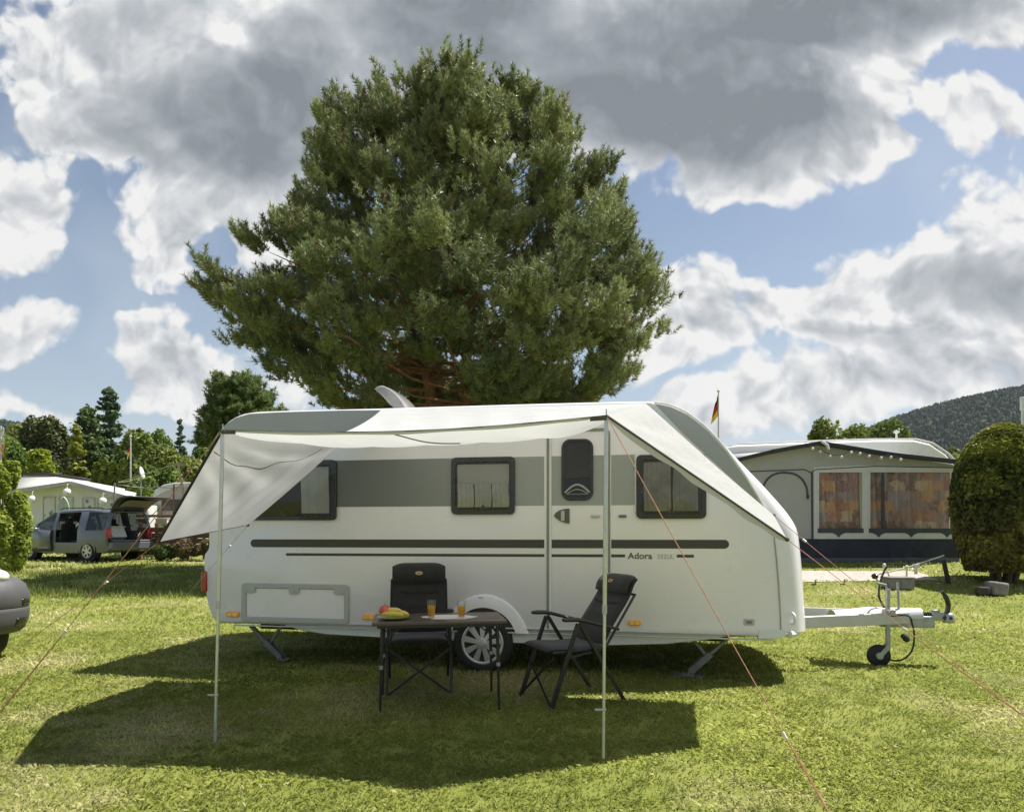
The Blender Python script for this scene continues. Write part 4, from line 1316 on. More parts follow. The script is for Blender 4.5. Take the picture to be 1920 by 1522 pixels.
def chair(loc, fwd_deg, rec, lab, top):
    """x forward, z up. rec = angle of the backrest from vertical"""
    o = empty("camping_chair", loc, R_(fwd_deg), lab, "chair", "black padded camping chairs")
    W = .47
    hw = .27
    pv = Vector((-.16, 0, .47))                         # back pivot
    bd = Vector((-math.sin(R_(rec)), 0, math.cos(R_(rec))))
    bn = Vector((math.cos(R_(rec)), 0, math.sin(R_(rec))))
    Lb = (top - .47) / math.cos(R_(rec))
    # seat
    pad(o, "seat", M_CHC, W, [(-.18, .455), (-.02, .445), (.18, .455), (.30, .462), (.335, .445)], .05)
    # backrest: gentle curve with two quilted channels and the rolled headrest
    def bp(t, off=0): 
        q = pv + bd * (Lb * t) + bn * off
        return (q.x, q.z)
    def quilt(s, y):
        g = 0
        for c_ in (.36, .58):
            g -= .012 * math.exp(-((s - c_ - .025 * (1 - y * y)) / .014) ** 2) * (abs(y) < .78)
        return -g
    back = pad(o, "backrest", M_CHC, W + .02, [bp(.0, .0), bp(.2, .02), (bp(.45, .018)), bp(.7, .012), bp(.9, .03), bp(.985, .022), bp(1.0, -.005)], .055, quilt=quilt)
    for tq in (.385, .60):
        ln_ = [pv + bd * (Lb * (tq + .030 * (1 - (2 * k / 12 - 1) ** 2) * -1)) + bn * .044 + Vector((0, (2 * k / 12 - 1) * W * .36, 0)) for k in range(13)]
        MB().tube(ln_, .0035, 5).build("seam", M_CHS, back)
    pad(back, 'headrest', M_CHC, W + .005, [bp(.745, .046), bp(.80, .060), bp(.87, .068), bp(.95, .056), bp(1.0, .025), bp(1.005, .0)], .060, rnd=.72)
    # oval badge on the headrest
    c = pv + bd * (Lb * .865) + bn * .096
    mb = MB()
    ov = [(.034 * math.cos(2 * math.pi * k / 20), .017 * math.sin(2 * math.pi * k / 20)) for k in range(20)]
    mb.prism(ov, lambda p: c + bn * .009 + Vector((0, p[0], 0)) + bd * p[1], lambda p: c - bn * .01 + Vector((0, p[0], 0)) + bd * p[1])
    bg = mb.build("badge", M_GOLD, back, bevel=.002)
    MB().prism([(p[0] * .62, p[1] * .42) for p in ov], lambda p: c + bn * .0105 + Vector((0, p[0], 0)) + bd * p[1], lambda p: c + bn * .006 + Vector((0, p[0], 0)) + bd * p[1]).build("badge_mark", M_BADGE, bg)
    for s_ in (-1, 1):
        y = s_ * hw
        apex = Vector((.10, y, .665))
        MB().bar(apex, (.345, y, .0), .022, .034).build("leg", M_CHF, o, bevel=.004)
        MB().bar(apex + Vector((-.015, 0, 0)), (-.345, y, .0), .020, .030).build("leg", M_CHF, o, bevel=.004)
        # back frame tube
        q0 = pv + Vector((0, s_ * (W / 2 + .022), -.02)); q1 = pv + bd * (Lb * .80) + Vector((0, s_ * (W / 2 + .016), 0)) - bn * .02
        MB().tube([q0, q1], .011, 8).build("back_frame", M_CHF, o)
        MB().tube([pv + Vector((-.01, s_ * (W / 2 + .012), -.02)), (.32, s_ * (W / 2 + .012), .44)], .011, 8).build("seat_frame", M_CHF, o)
        MB().bar((.20, y, .40), (-.14, s_ * (W / 2 + .01), .44), .010, .018).build("seat_strut", M_CHF, o)
        # armrest
        ab = pv + bd * .17
        arm = smoothline([Vector((.235, y, .700)), Vector((.10, y, .695)), Vector((-.06, y, .655)), Vector((ab.x - .02, y, .60))], 5)
        vs, fs = [], []
        for i, p in enumerate(arm):
            t = i / (len(arm) - 1)
            w_ = .033 * (1 - .45 * max(0, t - .55)) * (.65 + .35 * min(1, t * 8)); h_ = .019 * (.7 + .3 * min(1, t * 8)) * (1 - .3 * t)
            for k in range(10):
                a = 2 * math.pi * k / 10
                vs.append(p + Vector((0, math.cos(a) * w_, math.sin(a) * h_)))
        na = len(arm)
        for i in range(na - 1):
            for k in range(10):
                fs.append((i * 10 + k, i * 10 + (k + 1) % 10, (i + 1) * 10 + (k + 1) % 10, (i + 1) * 10 + k))
        fs.append(tuple(range(10))); fs.append(tuple((na - 1) * 10 + k for k in range(10)))
        MB().add(vs, fs).build("armrest", mat("armrest_plastic", (.035, .035, .034), .5), o)
    MB().tube([pv + bd * (Lb * .80) + Vector((0, -W / 2 - .02, 0)) - bn * .022, pv + bd * (Lb * .80) + Vector((0, W / 2 + .02, 0)) - bn * .022], .010, 8).build("stretcher", M_CHF, o)
    mb = MB()
    mb.bar((.31, -hw + .01, .40), (.34, hw - .01, .02), .010, .018).bar((.32, hw - .01, .40), (.35, -hw + .01, .02), .010, .018)
    mb.build("cross_brace", M_CHF, o)
    return o
chair(Vector((-.83, 6.20, 0)), -82, 13, "upright black camping chair behind the table, its back against the caravan side", 1.065)
chair(Vector((.50, 5.78, 0)), 180 + 25, 34, "reclined black camping chair turned towards the table, in front of the caravan door", .985)

# ---- on the table
def on_table(px, py, zt=.70):
    d = F * (H - zt) / (py - HZ)
    p = P(px, py, d)
    return Vector((p.x, p.y, zt))
# doily
pm = on_table(842, 1156.5)
ring = []
for k in range(36):
    a = 2 * math.pi * k / 36
    rr = (.96 + .06 * math.sin(a * 6 + 1) + .04 * math.sin(a * 11))
    ring.append((math.cos(a) * .225 * rr, math.sin(a) * .15 * rr))
doily = MB().prism(ring, lambda p: (p[0], p[1], .003), lambda p: (p[0], p[1], .001)).build("doily", mat("doily_white", (.72, .66, .63), .9, var=.1, scale=30, dirt=((.62, .40, .38), 16, .45)), None, loc=pm)
tag(doily, "white and pink cloth mat under the two juice glasses", "mat")
M_GLS = glass("drinking_glass", (.93, .95, .94), .05, .02)
M_JUICE = mat("orange_juice", (.86, .42, .035), .35, var=.05, transl=.3)
for (px, lab, pour) in ((809, "glass of orange juice on the mat, in front of the upright chair back", .095), (865, "glass of orange juice on the mat, in front of the wheel arch", .092)):
    p = on_table(px, 1158.5) + Vector((0, 0, .0035))
    h = .142
    g = MB().lathe([(.001, .0), (.026, .0), (.027, .004), (.036, h), (.034, h), (.0255, .012), (.001, .011)], (0, 0, 0), (0, 0, 1), 28).build("juice_glass", M_GLS, None, smooth=50, loc=p)
    tag(g, lab, "glass", "glasses of orange juice")
    MB().lathe([(.001, .013), (.0245, .0135), (.0252 + (.034 - .0255) * (pour / (h - .012)), pour), (.001, pour + .001)], (0, 0, 0), (0, 0, 1), 28).build("juice", M_JUICE, g, smooth=50)
# fruit plate
pp = on_table(738, 1160)
tag(MB().lathe([(.001, .004), (.08, .004), (.125, .016), (.13, .020), (.125, .021), (.08, .009), (.001, .009)], (0, 0, 0), (0, 0, 1), 36).build("plate", mat("plate_green", (.30, .40, .06), .3, coat=.4), None, smooth=50, loc=pp), "shallow green plate of fruit on the table's left end", "plate")
pb = pp
tag(MB().ball((0, 0, 0), .046, 18, 12, (1, 1, .92)).tube([(0, 0, .036), (.004, 0, .055)], .003, 5).build("apple", mat("apple_red", (.50, .055, .045), .3, var=.4, scale=14, coat=.3, dirt=((.62, .30, .09), 9, .6)), None, smooth=60, loc=pb + Vector((-.075, .02, .066))), "red apple lying behind the bananas on the green plate", "apple")
def banana(c, L, r, yaw, tilt, lab, bend=.9):
    pts, rs = [], []
    for k in range(11):
        a = (-.5 + k / 10) * bend
        R0 = L / bend
        pts.append(Vector((R0 * math.sin(a), R0 * (math.cos(a) - 1) * -.35, -(R0 * (math.cos(a) - 1)) * -.55)))
        rs.append(r * (.28 if k in (0, 10) else .72 if k in (1, 9) else .95 if k in (2, 8) else 1))
    M = Matrix.Rotation(yaw, 3, 'Z') @ Matrix.Rotation(tilt, 3, 'Y')
    o = MB().tube([M @ p for p in pts], rs, 8).build("banana", mat("banana_skin", (.66, .48, .10), .5, var=.15, scale=12, dirt=((.40, .40, .06), 14, .6)), None, smooth=60, loc=c)
    tag(o, lab, "banana", "bananas on the plate")
banana(pb + Vector((.0, -.02, .045)), .19, .019, .1, .06, "lowest banana, greenish, at the front of the green plate")
banana(pb + Vector((-.02, .005, .072)), .17, .019, -.15, -.04, "topmost banana, lying across the others beside the red apple")
banana(pb + Vector((.055, .01, .052)), .15, .018, -.35, .12, "banana at the right end of the plate, tip near the rim")
# ================================================================== TREES AND SHRUBS
M_BARK = mat("pine_bark", (.20, .095, .055), .9, var=.35, scale=7, bump=.8, bscale=30)
M_BARKG = mat("grey_bark", (.10, .085, .07), .9, var=.3, scale=9, bump=.6, bscale=40)

def needles(base, dirs, length, n_per, nl, nw, flat=None):
    """brush-like shoots: n_per needles (triangles) around each shoot"""
    n = len(base)
    B = np.repeat(base, n_per, 0); Dm = np.repeat(dirs, n_per, 0); Ln = np.repeat(length, n_per)
    s = rng.random(n * n_per)
    rad = rng.normal(size=(n * n_per, 3))
    rad = unit(rad - Dm * np.sum(rad * Dm, 1, keepdims=True))
    nd = unit(Dm * (.45 + .5 * s)[:, None] + rad * .9)
    p = B + Dm * (Ln * (.1 + .9 * s))[:, None]
    L = nl * (.75 + .5 * rng.random(n * n_per))
    side = unit(np.cross(nd, rng.normal(size=nd.shape))) * (nw / 2)
    V = np.stack([p - side, p + side, p + nd * L[:, None]], 1).reshape(-1, 3)
    return V, np.arange(3 * n * n_per).reshape(-1, 3)

def pine(loc, zc, left, right, nb, seed, ns=27, npn=40, name="pine_tree", label="", nl=.085, nw=.0135, trunks=((0, 0),), sprays=6, clear=0, fb=.85, group=None, cols=((.095, .128, .064), (.40, .44, .185)), tr=.25, upw=1.0, limb=1.0):
    r = np.random.default_rng(seed)
    o = empty(name, loc, 0, label, "tree", group)
    zc = np.array(zc); lf = np.array(left); rt = np.array(right)
    z0, z1 = zc[0], zc[-1]
    z = z0 + (z1 - z0) * r.random(nb * 3) ** 1.22
    phi = r.random(nb * 3) * 2 * math.pi
    c = np.cos(phi)
    Rl, Rr_ = np.interp(z, zc, lf), np.interp(z, zc, rt)
    Rad = np.where(c > 0, Rr_, Rl) * np.abs(c) ** 1.5 + fb * .5 * (Rl + Rr_) * (1 - np.abs(c) ** 1.5)
    keep = r.random(nb * 3) < (.25 + .75 * Rad / Rad.max())
    z, phi, Rad = z[keep][:nb], phi[keep][:nb], Rad[keep][:nb]
    nC = len(z)
    # clumps: each a pad of several sprays at the end of one limb, so lobes and gaps appear
    frac = np.where(r.random(nC) < .22, .22 + .35 * r.random(nC), .56 + .44 * r.random(nC) ** .5)
    tzc = (z - z0) / (z1 - z0)
    el = np.clip(.02 + .85 * tzc ** 1.8 + .16 * r.normal(size=nC), -.25, 1.35) * upw
    sc_ = max(.75, (z1 - z0) / 7.5)
    size = (.50 + .50 * r.random(nC)) * sc_
    Dc = np.stack([np.cos(phi) * np.cos(el), np.sin(phi) * np.cos(el), np.sin(el)], -1)
    ctr = np.stack([np.cos(phi) * Rad * frac, np.sin(phi) * Rad * frac, z], -1) - Dc * size[:, None] * .55
    ok = ~((ctr[:, 1] < .4) & (np.abs(ctr[:, 0] + .45) < .75) & (z < 5.1 * clear)) if clear else np.ones(nC, bool)
    ctr, Dc, size, tzc, phi, z = ctr[ok], Dc[ok], size[ok], tzc[ok], phi[ok], z[ok]
    nC = len(z)
    q = sprays
    basec = np.repeat(ctr - Dc * (size * .55)[:, None], q, 0)
    Dr = np.repeat(Dc, q, 0); szr = np.repeat(size, q)
    up = np.array([0, 0, 1.0])
    hz_ = unit(np.cross(Dr, up) + 1e-6)
    D = unit(Dr * .9 + hz_ * (r.normal(size=(nC * q)) * .5)[:, None] + up * (np.abs(r.normal(size=(nC * q))) * .42 + .12)[:, None])
    n = nC * q
    Lsp = szr * (.85 + .55 * r.random(n))
    basep = basec + Dr * (szr * .30 * r.random(n))[:, None]
    tz = np.repeat(tzc, q)
    k = ns
    s = .10 + .90 * r.random((n, k)) ** .8
    ct = unit(np.cross(D, up) + 1e-6)
    cv = np.cross(ct, D)
    spread = (.22 * (1.2 - s) + .04) * Lsp[:, None]
    off = ct[:, None] * (r.normal(size=(n, k)) * spread)[..., None] + cv[:, None] * (np.abs(r.normal(size=(n, k))) * spread * .6)[..., None]
    sb = basep[:, None] + D[:, None] * (s * Lsp[:, None])[..., None] + off
    sd = unit(D[:, None] * .55 + up * (.70 * upw) + ct[:, None] * (r.normal(size=(n, k)) * .45)[..., None] + r.normal(size=(n, k, 3)) * .2)
    ln = (.17 + .20 * r.random((n, k))) * sc_
    V, Fc = needles(sb.reshape(-1, 3), sd.reshape(-1, 3), ln.reshape(-1), npn, nl, nw)
    br = np.clip(np.repeat(.05 + .5 * r.random(nC), q) + .2 * r.random(n), 0, 1)
    tint = np.repeat((br[:, None] + .30 * (r.random((n, k)) - .4)).reshape(-1), npn * 3)
    tint = np.clip(tint + np.tile([-.10, -.10, .22], n * k * npn), 0, 1)
    dry = np.repeat((r.random((n, k)) < .05).reshape(-1) * .7, npn * 3)
    m = leafmat(name + "_needles", *cols, tr, .5, (.17, .11, .045))
    mesh_np("crown", V, Fc, m, o, {'tint': tint, 'dry': dry})
    # trunk(s) and limbs
    mb = MB()
    tops = []
    for (tx_, lean) in trunks:
        pts = [(tx_ + lean * 0 + .05 * math.sin(j), .03 * math.cos(j * 1.7), zz) for j, zz in enumerate(np.linspace(-.2, z1 * .93, 12))]
        pts = [(p[0] + lean * min(1, max(0, p[2]) / 6), p[1], p[2]) for p in pts]
        rs = [max(.02, .19 * limb * (1 - .9 * (j / 11) ** 1.1)) for j in range(12)]
        mb.tube(pts, rs, 12)
        tops.append(pts)
    mb.build("trunk", M_BARK, o, smooth=60)
    mb = MB()
    for i in range(nC):
        qv = Vector(ctr[i] - Dc[i] * size[i] * .5); e = Vector(ctr[i] + Dc[i] * size[i] * .35)
        tp = tops[i % len(tops)]
        rr = math.hypot(qv.x, qv.y)
        hz = max(z0 - .5, qv.z - rr * (.05 + .45 * tzc[i]))
        a = Vector((np.interp(hz, [p[2] for p in tp], [p[0] for p in tp]), 0, hz))
        if (qv - a).length < .2 or (i % 3 and rr > 1.2): continue
        mid = (a + qv) / 2 + Vector((r.normal() * .10, r.normal() * .10, -.06 * rr))
        r0 = (.010 + .0062 * rr) * limb
        mb.tube([a, mid, qv, e], [r0, r0 * .75, r0 * .5, .006], 5, cap=False)
    mb.build("branches", M_BARK, o, smooth=60)
    return o

DP = 20.0                                   # the tall pine stands this far away
KP = DP / 14.0
zc = [3.55, 3.85, 4.2, 4.6, 5.1, 5.6, 5.95, 6.3, 6.9, 7.4, 8.0, 8.6, 9.0, 9.45, 9.8, 10.1]
lf = [3.6, 4.1, 4.5, 5.0, 5.45, 5.75, 5.8, 4.9, 4.4, 3.9, 3.5, 3.4, 3.3, 3.05, 2.3, 1.0]
rt = [2.6, 3.2, 3.7, 4.0, 4.3, 4.45, 4.35, 3.8, 3.6, 3.75, 3.5, 3.2, 2.7, 2.2, 1.6, .8]
gz_ = ground(-.94 * KP, DP)
pine((-.94 * KP, DP, gz_), [H + (z - H) * KP - gz_ for z in zc], [v * KP * .93 for v in lf], [v * KP * .95 for v in rt], 480, 4, ns=10, npn=50, sprays=6, nl=.135, nw=.023, label="tall broad pine with reddish trunks towering behind the white caravan", trunks=((.02, .06), (-.22, -1.0)), clear=1, fb=.72, limb=1.25)

def crown_lobes(r, n, H_, Rx, Ry, nl, kind, seed):
    """leaf centres through a crown of lobes standing on z=0..H_; returns points, outward dirs"""
    if kind == 'cone':
        nb_ = 150
        hb = r.random(nb_) ** 1.25 * .97                # branch heights
        ab = r.random(nb_) * 2 * math.pi
        Lb_ = (1 - hb) ** .8 * (.72 + .42 * r.random(nb_)) + .03
        i = r.choice(nb_, n, p=(Lb_ + .12) / (Lb_ + .12).sum())
        s_ = r.random(n) ** .7
        rad = Lb_[i] * s_
        sp = (.035 + .17 * s_ * (1.25 - s_)) * (.35 + Lb_[i]) * r.normal(size=n)
        da = ab[i]
        x = np.cos(da) * rad - np.sin(da) * sp
        y = np.sin(da) * rad + np.cos(da) * sp
        z = hb[i] * H_ + Rx * (-.38 * rad + .40 * rad * s_ ** 2) + r.normal(size=n) * .05 * Rx * (1.1 - s_)
        d = np.stack([np.cos(da), np.sin(da), np.full(n, .5)], -1)
        return np.stack([x * Rx, y * Ry, np.clip(z, 0, H_)], -1), d
    if kind == 'column':
        t = r.random(n)
        prof = np.clip(np.sin(np.pi * np.clip(t * .93 + .07, 0, 1)) ** .55, .08, 1)
        a = r.random(n) * 2 * math.pi
        arm = .72 + .5 * fbm2(a * 2.2 + 5, t * 9, seed, 1.0, 4)
        rad = prof * arm * (.7 + .3 * r.random(n) ** .5)
        return np.stack([np.cos(a) * rad * Rx, np.sin(a) * rad * Ry, t * H_], -1), np.stack([np.cos(a), np.sin(a), np.full(n, .35)], -1)
    # broad: lobes
    cs = []
    for i in range(nl):
        d = unit(r.normal(size=(1, 3)))[0]
        q = .45 + .35 * r.random()
        cs.append((d[0] * Rx * q, d[1] * Ry * q, H_ * (.5 if kind == 'shrub' else .55) + d[2] * H_ * (.60 if kind == 'shrub' else .36) * (q + .1), (.26 + .2 * r.random())))
    cs = np.array(cs)
    w_ = cs[:, 3] ** 2; w_ /= w_.sum()
    i = r.choice(nl, n, p=w_)
    d = unit(r.normal(size=(n, 3)))
    rr = cs[i, 3] * (.55 + .45 * r.random(n) ** .45) * (.8 + .4 * fbm2(d[:, 0] * 3 + i * 7, d[:, 2] * 3 + d[:, 1] * 2, seed, 1.0, 3))
    S = np.array([Rx, Ry, H_ * .5])
    Q = cs[i, :3] + d * rr[:, None] * S
    Q[:, 2] = np.clip(np.abs(Q[:, 2]), .03, H_)
    return Q, d

def tree(name, label, loc, H_, Rx, Ry, n, leaf, kind, cols, seed, cat="tree", group=None, trunk=.12, lift=0.0, nl=16, transl=.3, extra=None, aspect=1.7, up=.4, bark=None, stubby=False):
    r = np.random.default_rng(seed)
    o = empty(name, loc, 0, label, cat, group)
    C, d = crown_lobes(r, n, H_ - lift, Rx, Ry, nl, kind, seed)
    C[:, 2] += lift
    V, Fc = leaves_np(C, leaf * (.6 + .8 * r.random(n)), up, aspect, d, .6)
    cl = fbm2(C[:, 0] * 1.2 + C[:, 1], C[:, 2] * 1.3 + C[:, 1] * .7, seed + 3, 2.2 / max(Rx, .6), 3)
    tint = np.clip(.15 + .45 * r.random(n) + .9 * (cl - .5), 0, 1)
    m = leafmat(name + "_leaf_%d" % seed, cols[0], cols[1], transl, .55, extra)
    m.name = name + "_leaf"
    at = {'tint': np.repeat(tint, 4)}
    if extra:
        at['dry'] = np.repeat((r.random(n) < .3) * r.random(n), 4)
    mesh_np("crown", V, Fc, m, o, at)
    mb = MB()
    if trunk:
        top = H_ * (.9 if kind == 'cone' else .75)
        mb.tube([(0.02 * math.sin(j * 2), .02 * math.cos(j), -.15 + (top + .15) * j / 6) for j in range(7)], [trunk * (1 - .85 * j / 6) for j in range(7)], 8)
        for j in range(12):
            a = r.random() * 6.28; h = lift * .6 + (H_ - lift) * (.15 + .55 * r.random()) if lift else H_ * (.2 + .5 * r.random())
            e = Vector((math.cos(a) * Rx * .6, math.sin(a) * Ry * .6, h + (.25 * Rx if kind != 'cone' else -.05 * Rx)))
            mb.tube([(0, 0, h), e * .5 + Vector((0, 0, h)) * .5 + Vector((0, 0, -.05 * Rx)), e], [trunk * .4, trunk * .25, trunk * .08], 5, cap=False)
        mb.build("trunk", bark or M_BARKG, o, smooth=60)
    return o

DG = ((0.057, 0.096, 0.035), (0.199, 0.272, 0.085))
MG = ((0.104, 0.166, 0.035), (0.322, 0.412, 0.088))
OL = ((0.123, 0.166, 0.039), (0.398, 0.439, 0.114))
YG = ((.15, .21, .015), (.46, .52, .045))
GO = ((0.121, 0.155, 0.022), (0.567, 0.567, 0.081))
BL = ((0.071, 0.116, 0.066), (0.199, 0.281, 0.140))
def bt(name, label, px, ytop, hwpx, d, n, leaf, kind, cols, seed, ybase=None, **kw):
    x = (px - 960) * d / F
    g = ground(x, d)
    zt = H - (ytop - HZ) * d / F
    wk = 1.22 if kind == 'broad' else 1.0
    return tree(name, label, (x, d, g), zt - g, wk * hwpx * d / F, wk * hwpx * d / F * kw.pop('dep', .8), n, leaf, kind, cols, seed, **kw)
G1 = "trees behind the left campers"
bt("spruce_tree", "dark spruce with the highest pointed top among the left background trees", 205, 718, 82, 52, 22000, .17, 'cone', BL, 31, group=G1)
bt("pine_tree", "wide dark green conifer in front of the highest spruce", 165, 757, 95, 49, 22000, .17, 'cone', DG, 32, group=G1)
bt("broadleaf_tree", "dull green tree with a thin top at the left edge of the wooded skyline", 95, 776, 46, 47, 14700, .170, 'broad', ((.075, .095, .035), (.18, .20, .075)), 33, group=G1)
bt("broadleaf_tree", "low dark green tree mass beside the left hill", 32, 818, 62, 45, 14700, .163, 'broad', MG, 34, group=G1)
bt("golden_conifer", "slim yellow-tipped conifer between dark trees above the white annexe", 143, 790, 40, 36, 11000, .14, 'cone', GO, 35, group=G1, nl=10)
bt("yellow_bush", "bright yellow-green bush rising over the white annexe roof", 82, 846, 58, 34, 12000, .13, 'shrub', YG, 36, cat="bush", nl=12)
bt("broadleaf_tree", "fresh green tree right of the dark conifers, round crown", 285, 776, 42, 46, 14700, .150, 'broad', MG, 37, group=G1)
bt("broadleaf_tree", "mid green tree between the dark conifers and the round crown", 245, 792, 40, 48, 13650, .156, 'broad', OL, 38, group=G1)
bt("spruce_tree", "small blue-dark spruce with a narrow pointed top near the caravan's rear", 338, 777, 27, 46, 9000, .14, 'cone', BL, 39, group=G1)
bt("broadleaf_tree", "olive bushy tree just left of the canopy's left edge", 330, 828, 62, 33, 18900, .116, 'broad', OL, 40, group=G1)
bt("broadleaf_tree", "olive green tree behind the flagpole with the small flag", 262, 838, 45, 36, 14700, .122, 'broad', ((.055, .095, .022), (.19, .235, .06)), 41, group=G1)
bt("broadleaf_tree", "grey-green tree filling the skyline between the left hill and the dark conifers", 62, 800, 60, 50, 16800, .170, 'broad', OL, 42, group=G1)
bt("pine_tree", "dark ragged conifer just right of the highest spruce", 262, 800, 60, 53, 14000, .18, 'cone', DG, 43, group=G1)
bt("broadleaf_tree", "light olive tree under the small blue spruce, next to the pole frame", 365, 838, 60, 38, 17850, .129, 'broad', OL, 44, group=G1)
bt("broadleaf_tree", "dark leafy tree behind the satellite dish mast", 300, 862, 50, 31, 16800, .102, 'broad', MG, 45, group=G1)
bt("broadleaf_tree", "pale green tree low behind the smaller pine's left side", 398, 812, 44, 44, 14700, .143, 'broad', MG, 46, group=G1)
for i, (px, yt, hw) in enumerate(((182, 868, 13), (197, 861, 14), (213, 866, 14), (229, 863, 13), (244, 869, 12))):
    bt("thuja", ("first", "second", "third", "fourth", "fifth")[i] + " thuja column right of the slim golden conifer", px, yt, hw, 32, 2600, .12, 'column', ((.075, .115, .014), (.26, .31, .045)), 50 + i, cat="conifer", group="thuja row behind the annexe", dep=1)
bt("hedge", "low yellow-green hedge between the annexe and the small caravan", 268, 917, 26, 29, 3500, .11, 'column', ((.08, .13, .015), (.28, .36, .045)), 57, cat="hedge", trunk=.05)
# second pine behind the caravan's rear end
d2 = 27.0
x2 = (445 - 960) * d2 / F; g2 = ground(x2, d2)
def zz2(y): return H - (y - HZ) * d2 / F - g2
kk = d2 / F
pine((x2, d2, g2), [zz2(845), zz2(815), zz2(790), zz2(765), zz2(740), zz2(722), zz2(708)], [80 * kk, 82 * kk, 60 * kk, 72 * kk, 70 * kk, 45 * kk, 8 * kk], [70 * kk, 90 * kk, 90 * kk, 95 * kk, 75 * kk, 45 * kk, 8 * kk], 130, 14, ns=9, npn=24, sprays=6, label="smaller pine beyond the caravan's rear end, left of the tall pine", nl=.15, nw=.032, cols=((.09, .14, .050), (.25, .33, .11)), limb=.8)
# right background
bt("broadleaf_tree", "round light green tree behind the tent's left roof slope", 1548, 784, 46, 42, 15750, .136, 'broad', ((.09, .13, .02), (.32, .36, .07)), 61, nl=10, group="trees behind the awning tent")
bt("broadleaf_tree", "wider green tree behind the tent ridge, right of the round one", 1628, 788, 72, 44, 23100, .150, 'broad', ((.10, .14, .025), (.30, .36, .075)), 62, group="trees behind the awning tent")
bt("bare_tree", "thin half-bare tree between the two green trees behind the tent", 1574, 784, 14, 46, 500, .20, 'broad', OL, 63, group="trees behind the awning tent")
bt("broadleaf_tree", "pale green low tree between the tent roof and the clipped bush", 1800, 832, 40, 60, 10500, .190, 'broad', ((.09, .13, .03), (.30, .36, .08)), 64, group="trees behind the awning tent")

# leafy shrub at the left edge, glossy light leaves
bt("leafy_shrub", "light green leafy shrub at the left edge beside the silver people carrier", 6, 864, 46, 19, 19000, .080, 'shrub', ((.16, .22, .03), (.60, .68, .13)), 71, cat="shrub", transl=.45, nl=34, trunk=.05, aspect=1.5)
# the big clipped bush on the right
def clipped_bush():
    d = 13.6
    x = (1884 - 960) * d / F; g = ground(x, d)
    o = empty("clipped_bush", (x, d, g), 0, "large clipped dome-shaped bush, yellow-green on top and brownish below, at the right edge", "bush")
    r = np.random.default_rng(5)
    n = 46000
    Hh = H - (796 - HZ) * d / F - g; Rr0 = 85 * d / F
    t = r.random(n)
    u = r.random(n) * 2 * math.pi
    z = .22 + (Hh - .22) * t
    q = (z - .22) / (Hh - .22)
    prof = np.where(q < .5, .72 + .28 * np.sin(np.pi / 2 * np.clip(q / .45, 0, 1)) ** .8, np.sqrt(np.clip(1 - (np.clip(q - .42, 0, 1) / .585) ** 2.3, 0, 1)))
    lump = .90 + .20 * fbm2(np.cos(u) * 3 + 9, np.sin(u) * 3 + z * 1.6, 8, 2.2, 4) + .035 * (r.random(n) < .03)
    # extra leaves for the dome top
    rad = prof * lump * Rr0 * (1 - .20 * r.random(n) ** 2.2)
    C = np.stack([np.cos(u) * rad, np.sin(u) * rad, z], -1)
    k = int(n * .3)
    C2x = lambda a_, r_: np.cos(a_) * r_ * 5
    a2 = r.random(k) * 6.283; r2 = np.sqrt(r.random(k)) * .93
    zt = .22 + (Hh - .22) * (.42 + .585 * np.sqrt(1 - r2 ** 2) ** (2 / 2.3)) - .12 * r.random(k) ** 2 + .05 * (fbm2(C2x(a2, r2), np.sin(a2) * r2 * 5, 4, 2.0, 3) - .5)
    C2 = np.stack([np.cos(a2) * r2 * Rr0, np.sin(a2) * r2 * Rr0, zt], -1)
    C = np.concatenate([C, C2])
    out = unit(C - np.array([0, 0, Hh * .5]))
    V, Fc = leaves_np(C, .058 * (.6 + .8 * r.random(len(C))), .5, 1.5, out, .7)
    cl = fbm2(C[:, 0] * 2 + C[:, 1], C[:, 2] * 2.4, 12, 1.6, 4)
    tint = np.clip(.10 + .55 * r.random(len(C)) ** 1.5 + 1.6 * (cl - .5), 0, 1)
    # old brown foliage in the lower part
    dry = np.clip((1.15 - C[:, 2] / Hh * 1.6) * (.35 + .8 * fbm2(C[:, 0] * 2, C[:, 2] * 2 + C[:, 1], 15, 1.5, 4)), 0, .85) * (r.random(len(C)) < .75)
    m = leafmat("clipped_bush_leaf", (.052, .076, .016), (.45, .47, .075), .32, .55, (.17, .105, .05))
    mesh_np("crown", V, Fc, m, o, {'tint': np.repeat(tint, 4), 'dry': np.repeat(dry, 4)})
    mb = MB()
    for j in range(7):
        a = j * .9
        mb.tube([(.15 * math.cos(a), .15 * math.sin(a), -.05), (.3 * math.cos(a), .3 * math.sin(a), .5), (.6 * math.cos(a), .6 * math.sin(a), 1.6)], [.05, .04, .02], 6)
    mb.build("trunk", M_BARKG, o)
clipped_bush()
# low hedge and brown undergrowth left of the caravan
for i, (px, yt, hw, d, cols, lab) in enumerate((
        (352, 1010, 24, 23.2, ((.12, .095, .045), (.27, .22, .10)), "brownish low bush against the deck, under the left wing"),
        (305, 1014, 20, 23.0, ((.05, .075, .022), (.16, .21, .05)), "dark green low bush beside the tip of the left wing"),
        (392, 1008, 22, 23.2, ((.12, .095, .045), (.27, .22, .10)), "brown low bush partly hidden by the caravan's rear corner"))):
    bt("low_bush", lab, px, yt, hw, d, 5460, .058, 'broad', cols, 80 + i, cat="bush", group="low bushes behind the caravan's rear", trunk=.03, nl=12)
# ================================================================== LEFT: people carrier, small car, annexe, small caravan, deck, flags
M_PANEW = glass("car_glass", (.55, .58, .58), .06, .02, .25, (.02, .025, .025))
M_CARIN = mat("car_interior", (.022, .022, .022), .8, var=.2, scale=6)

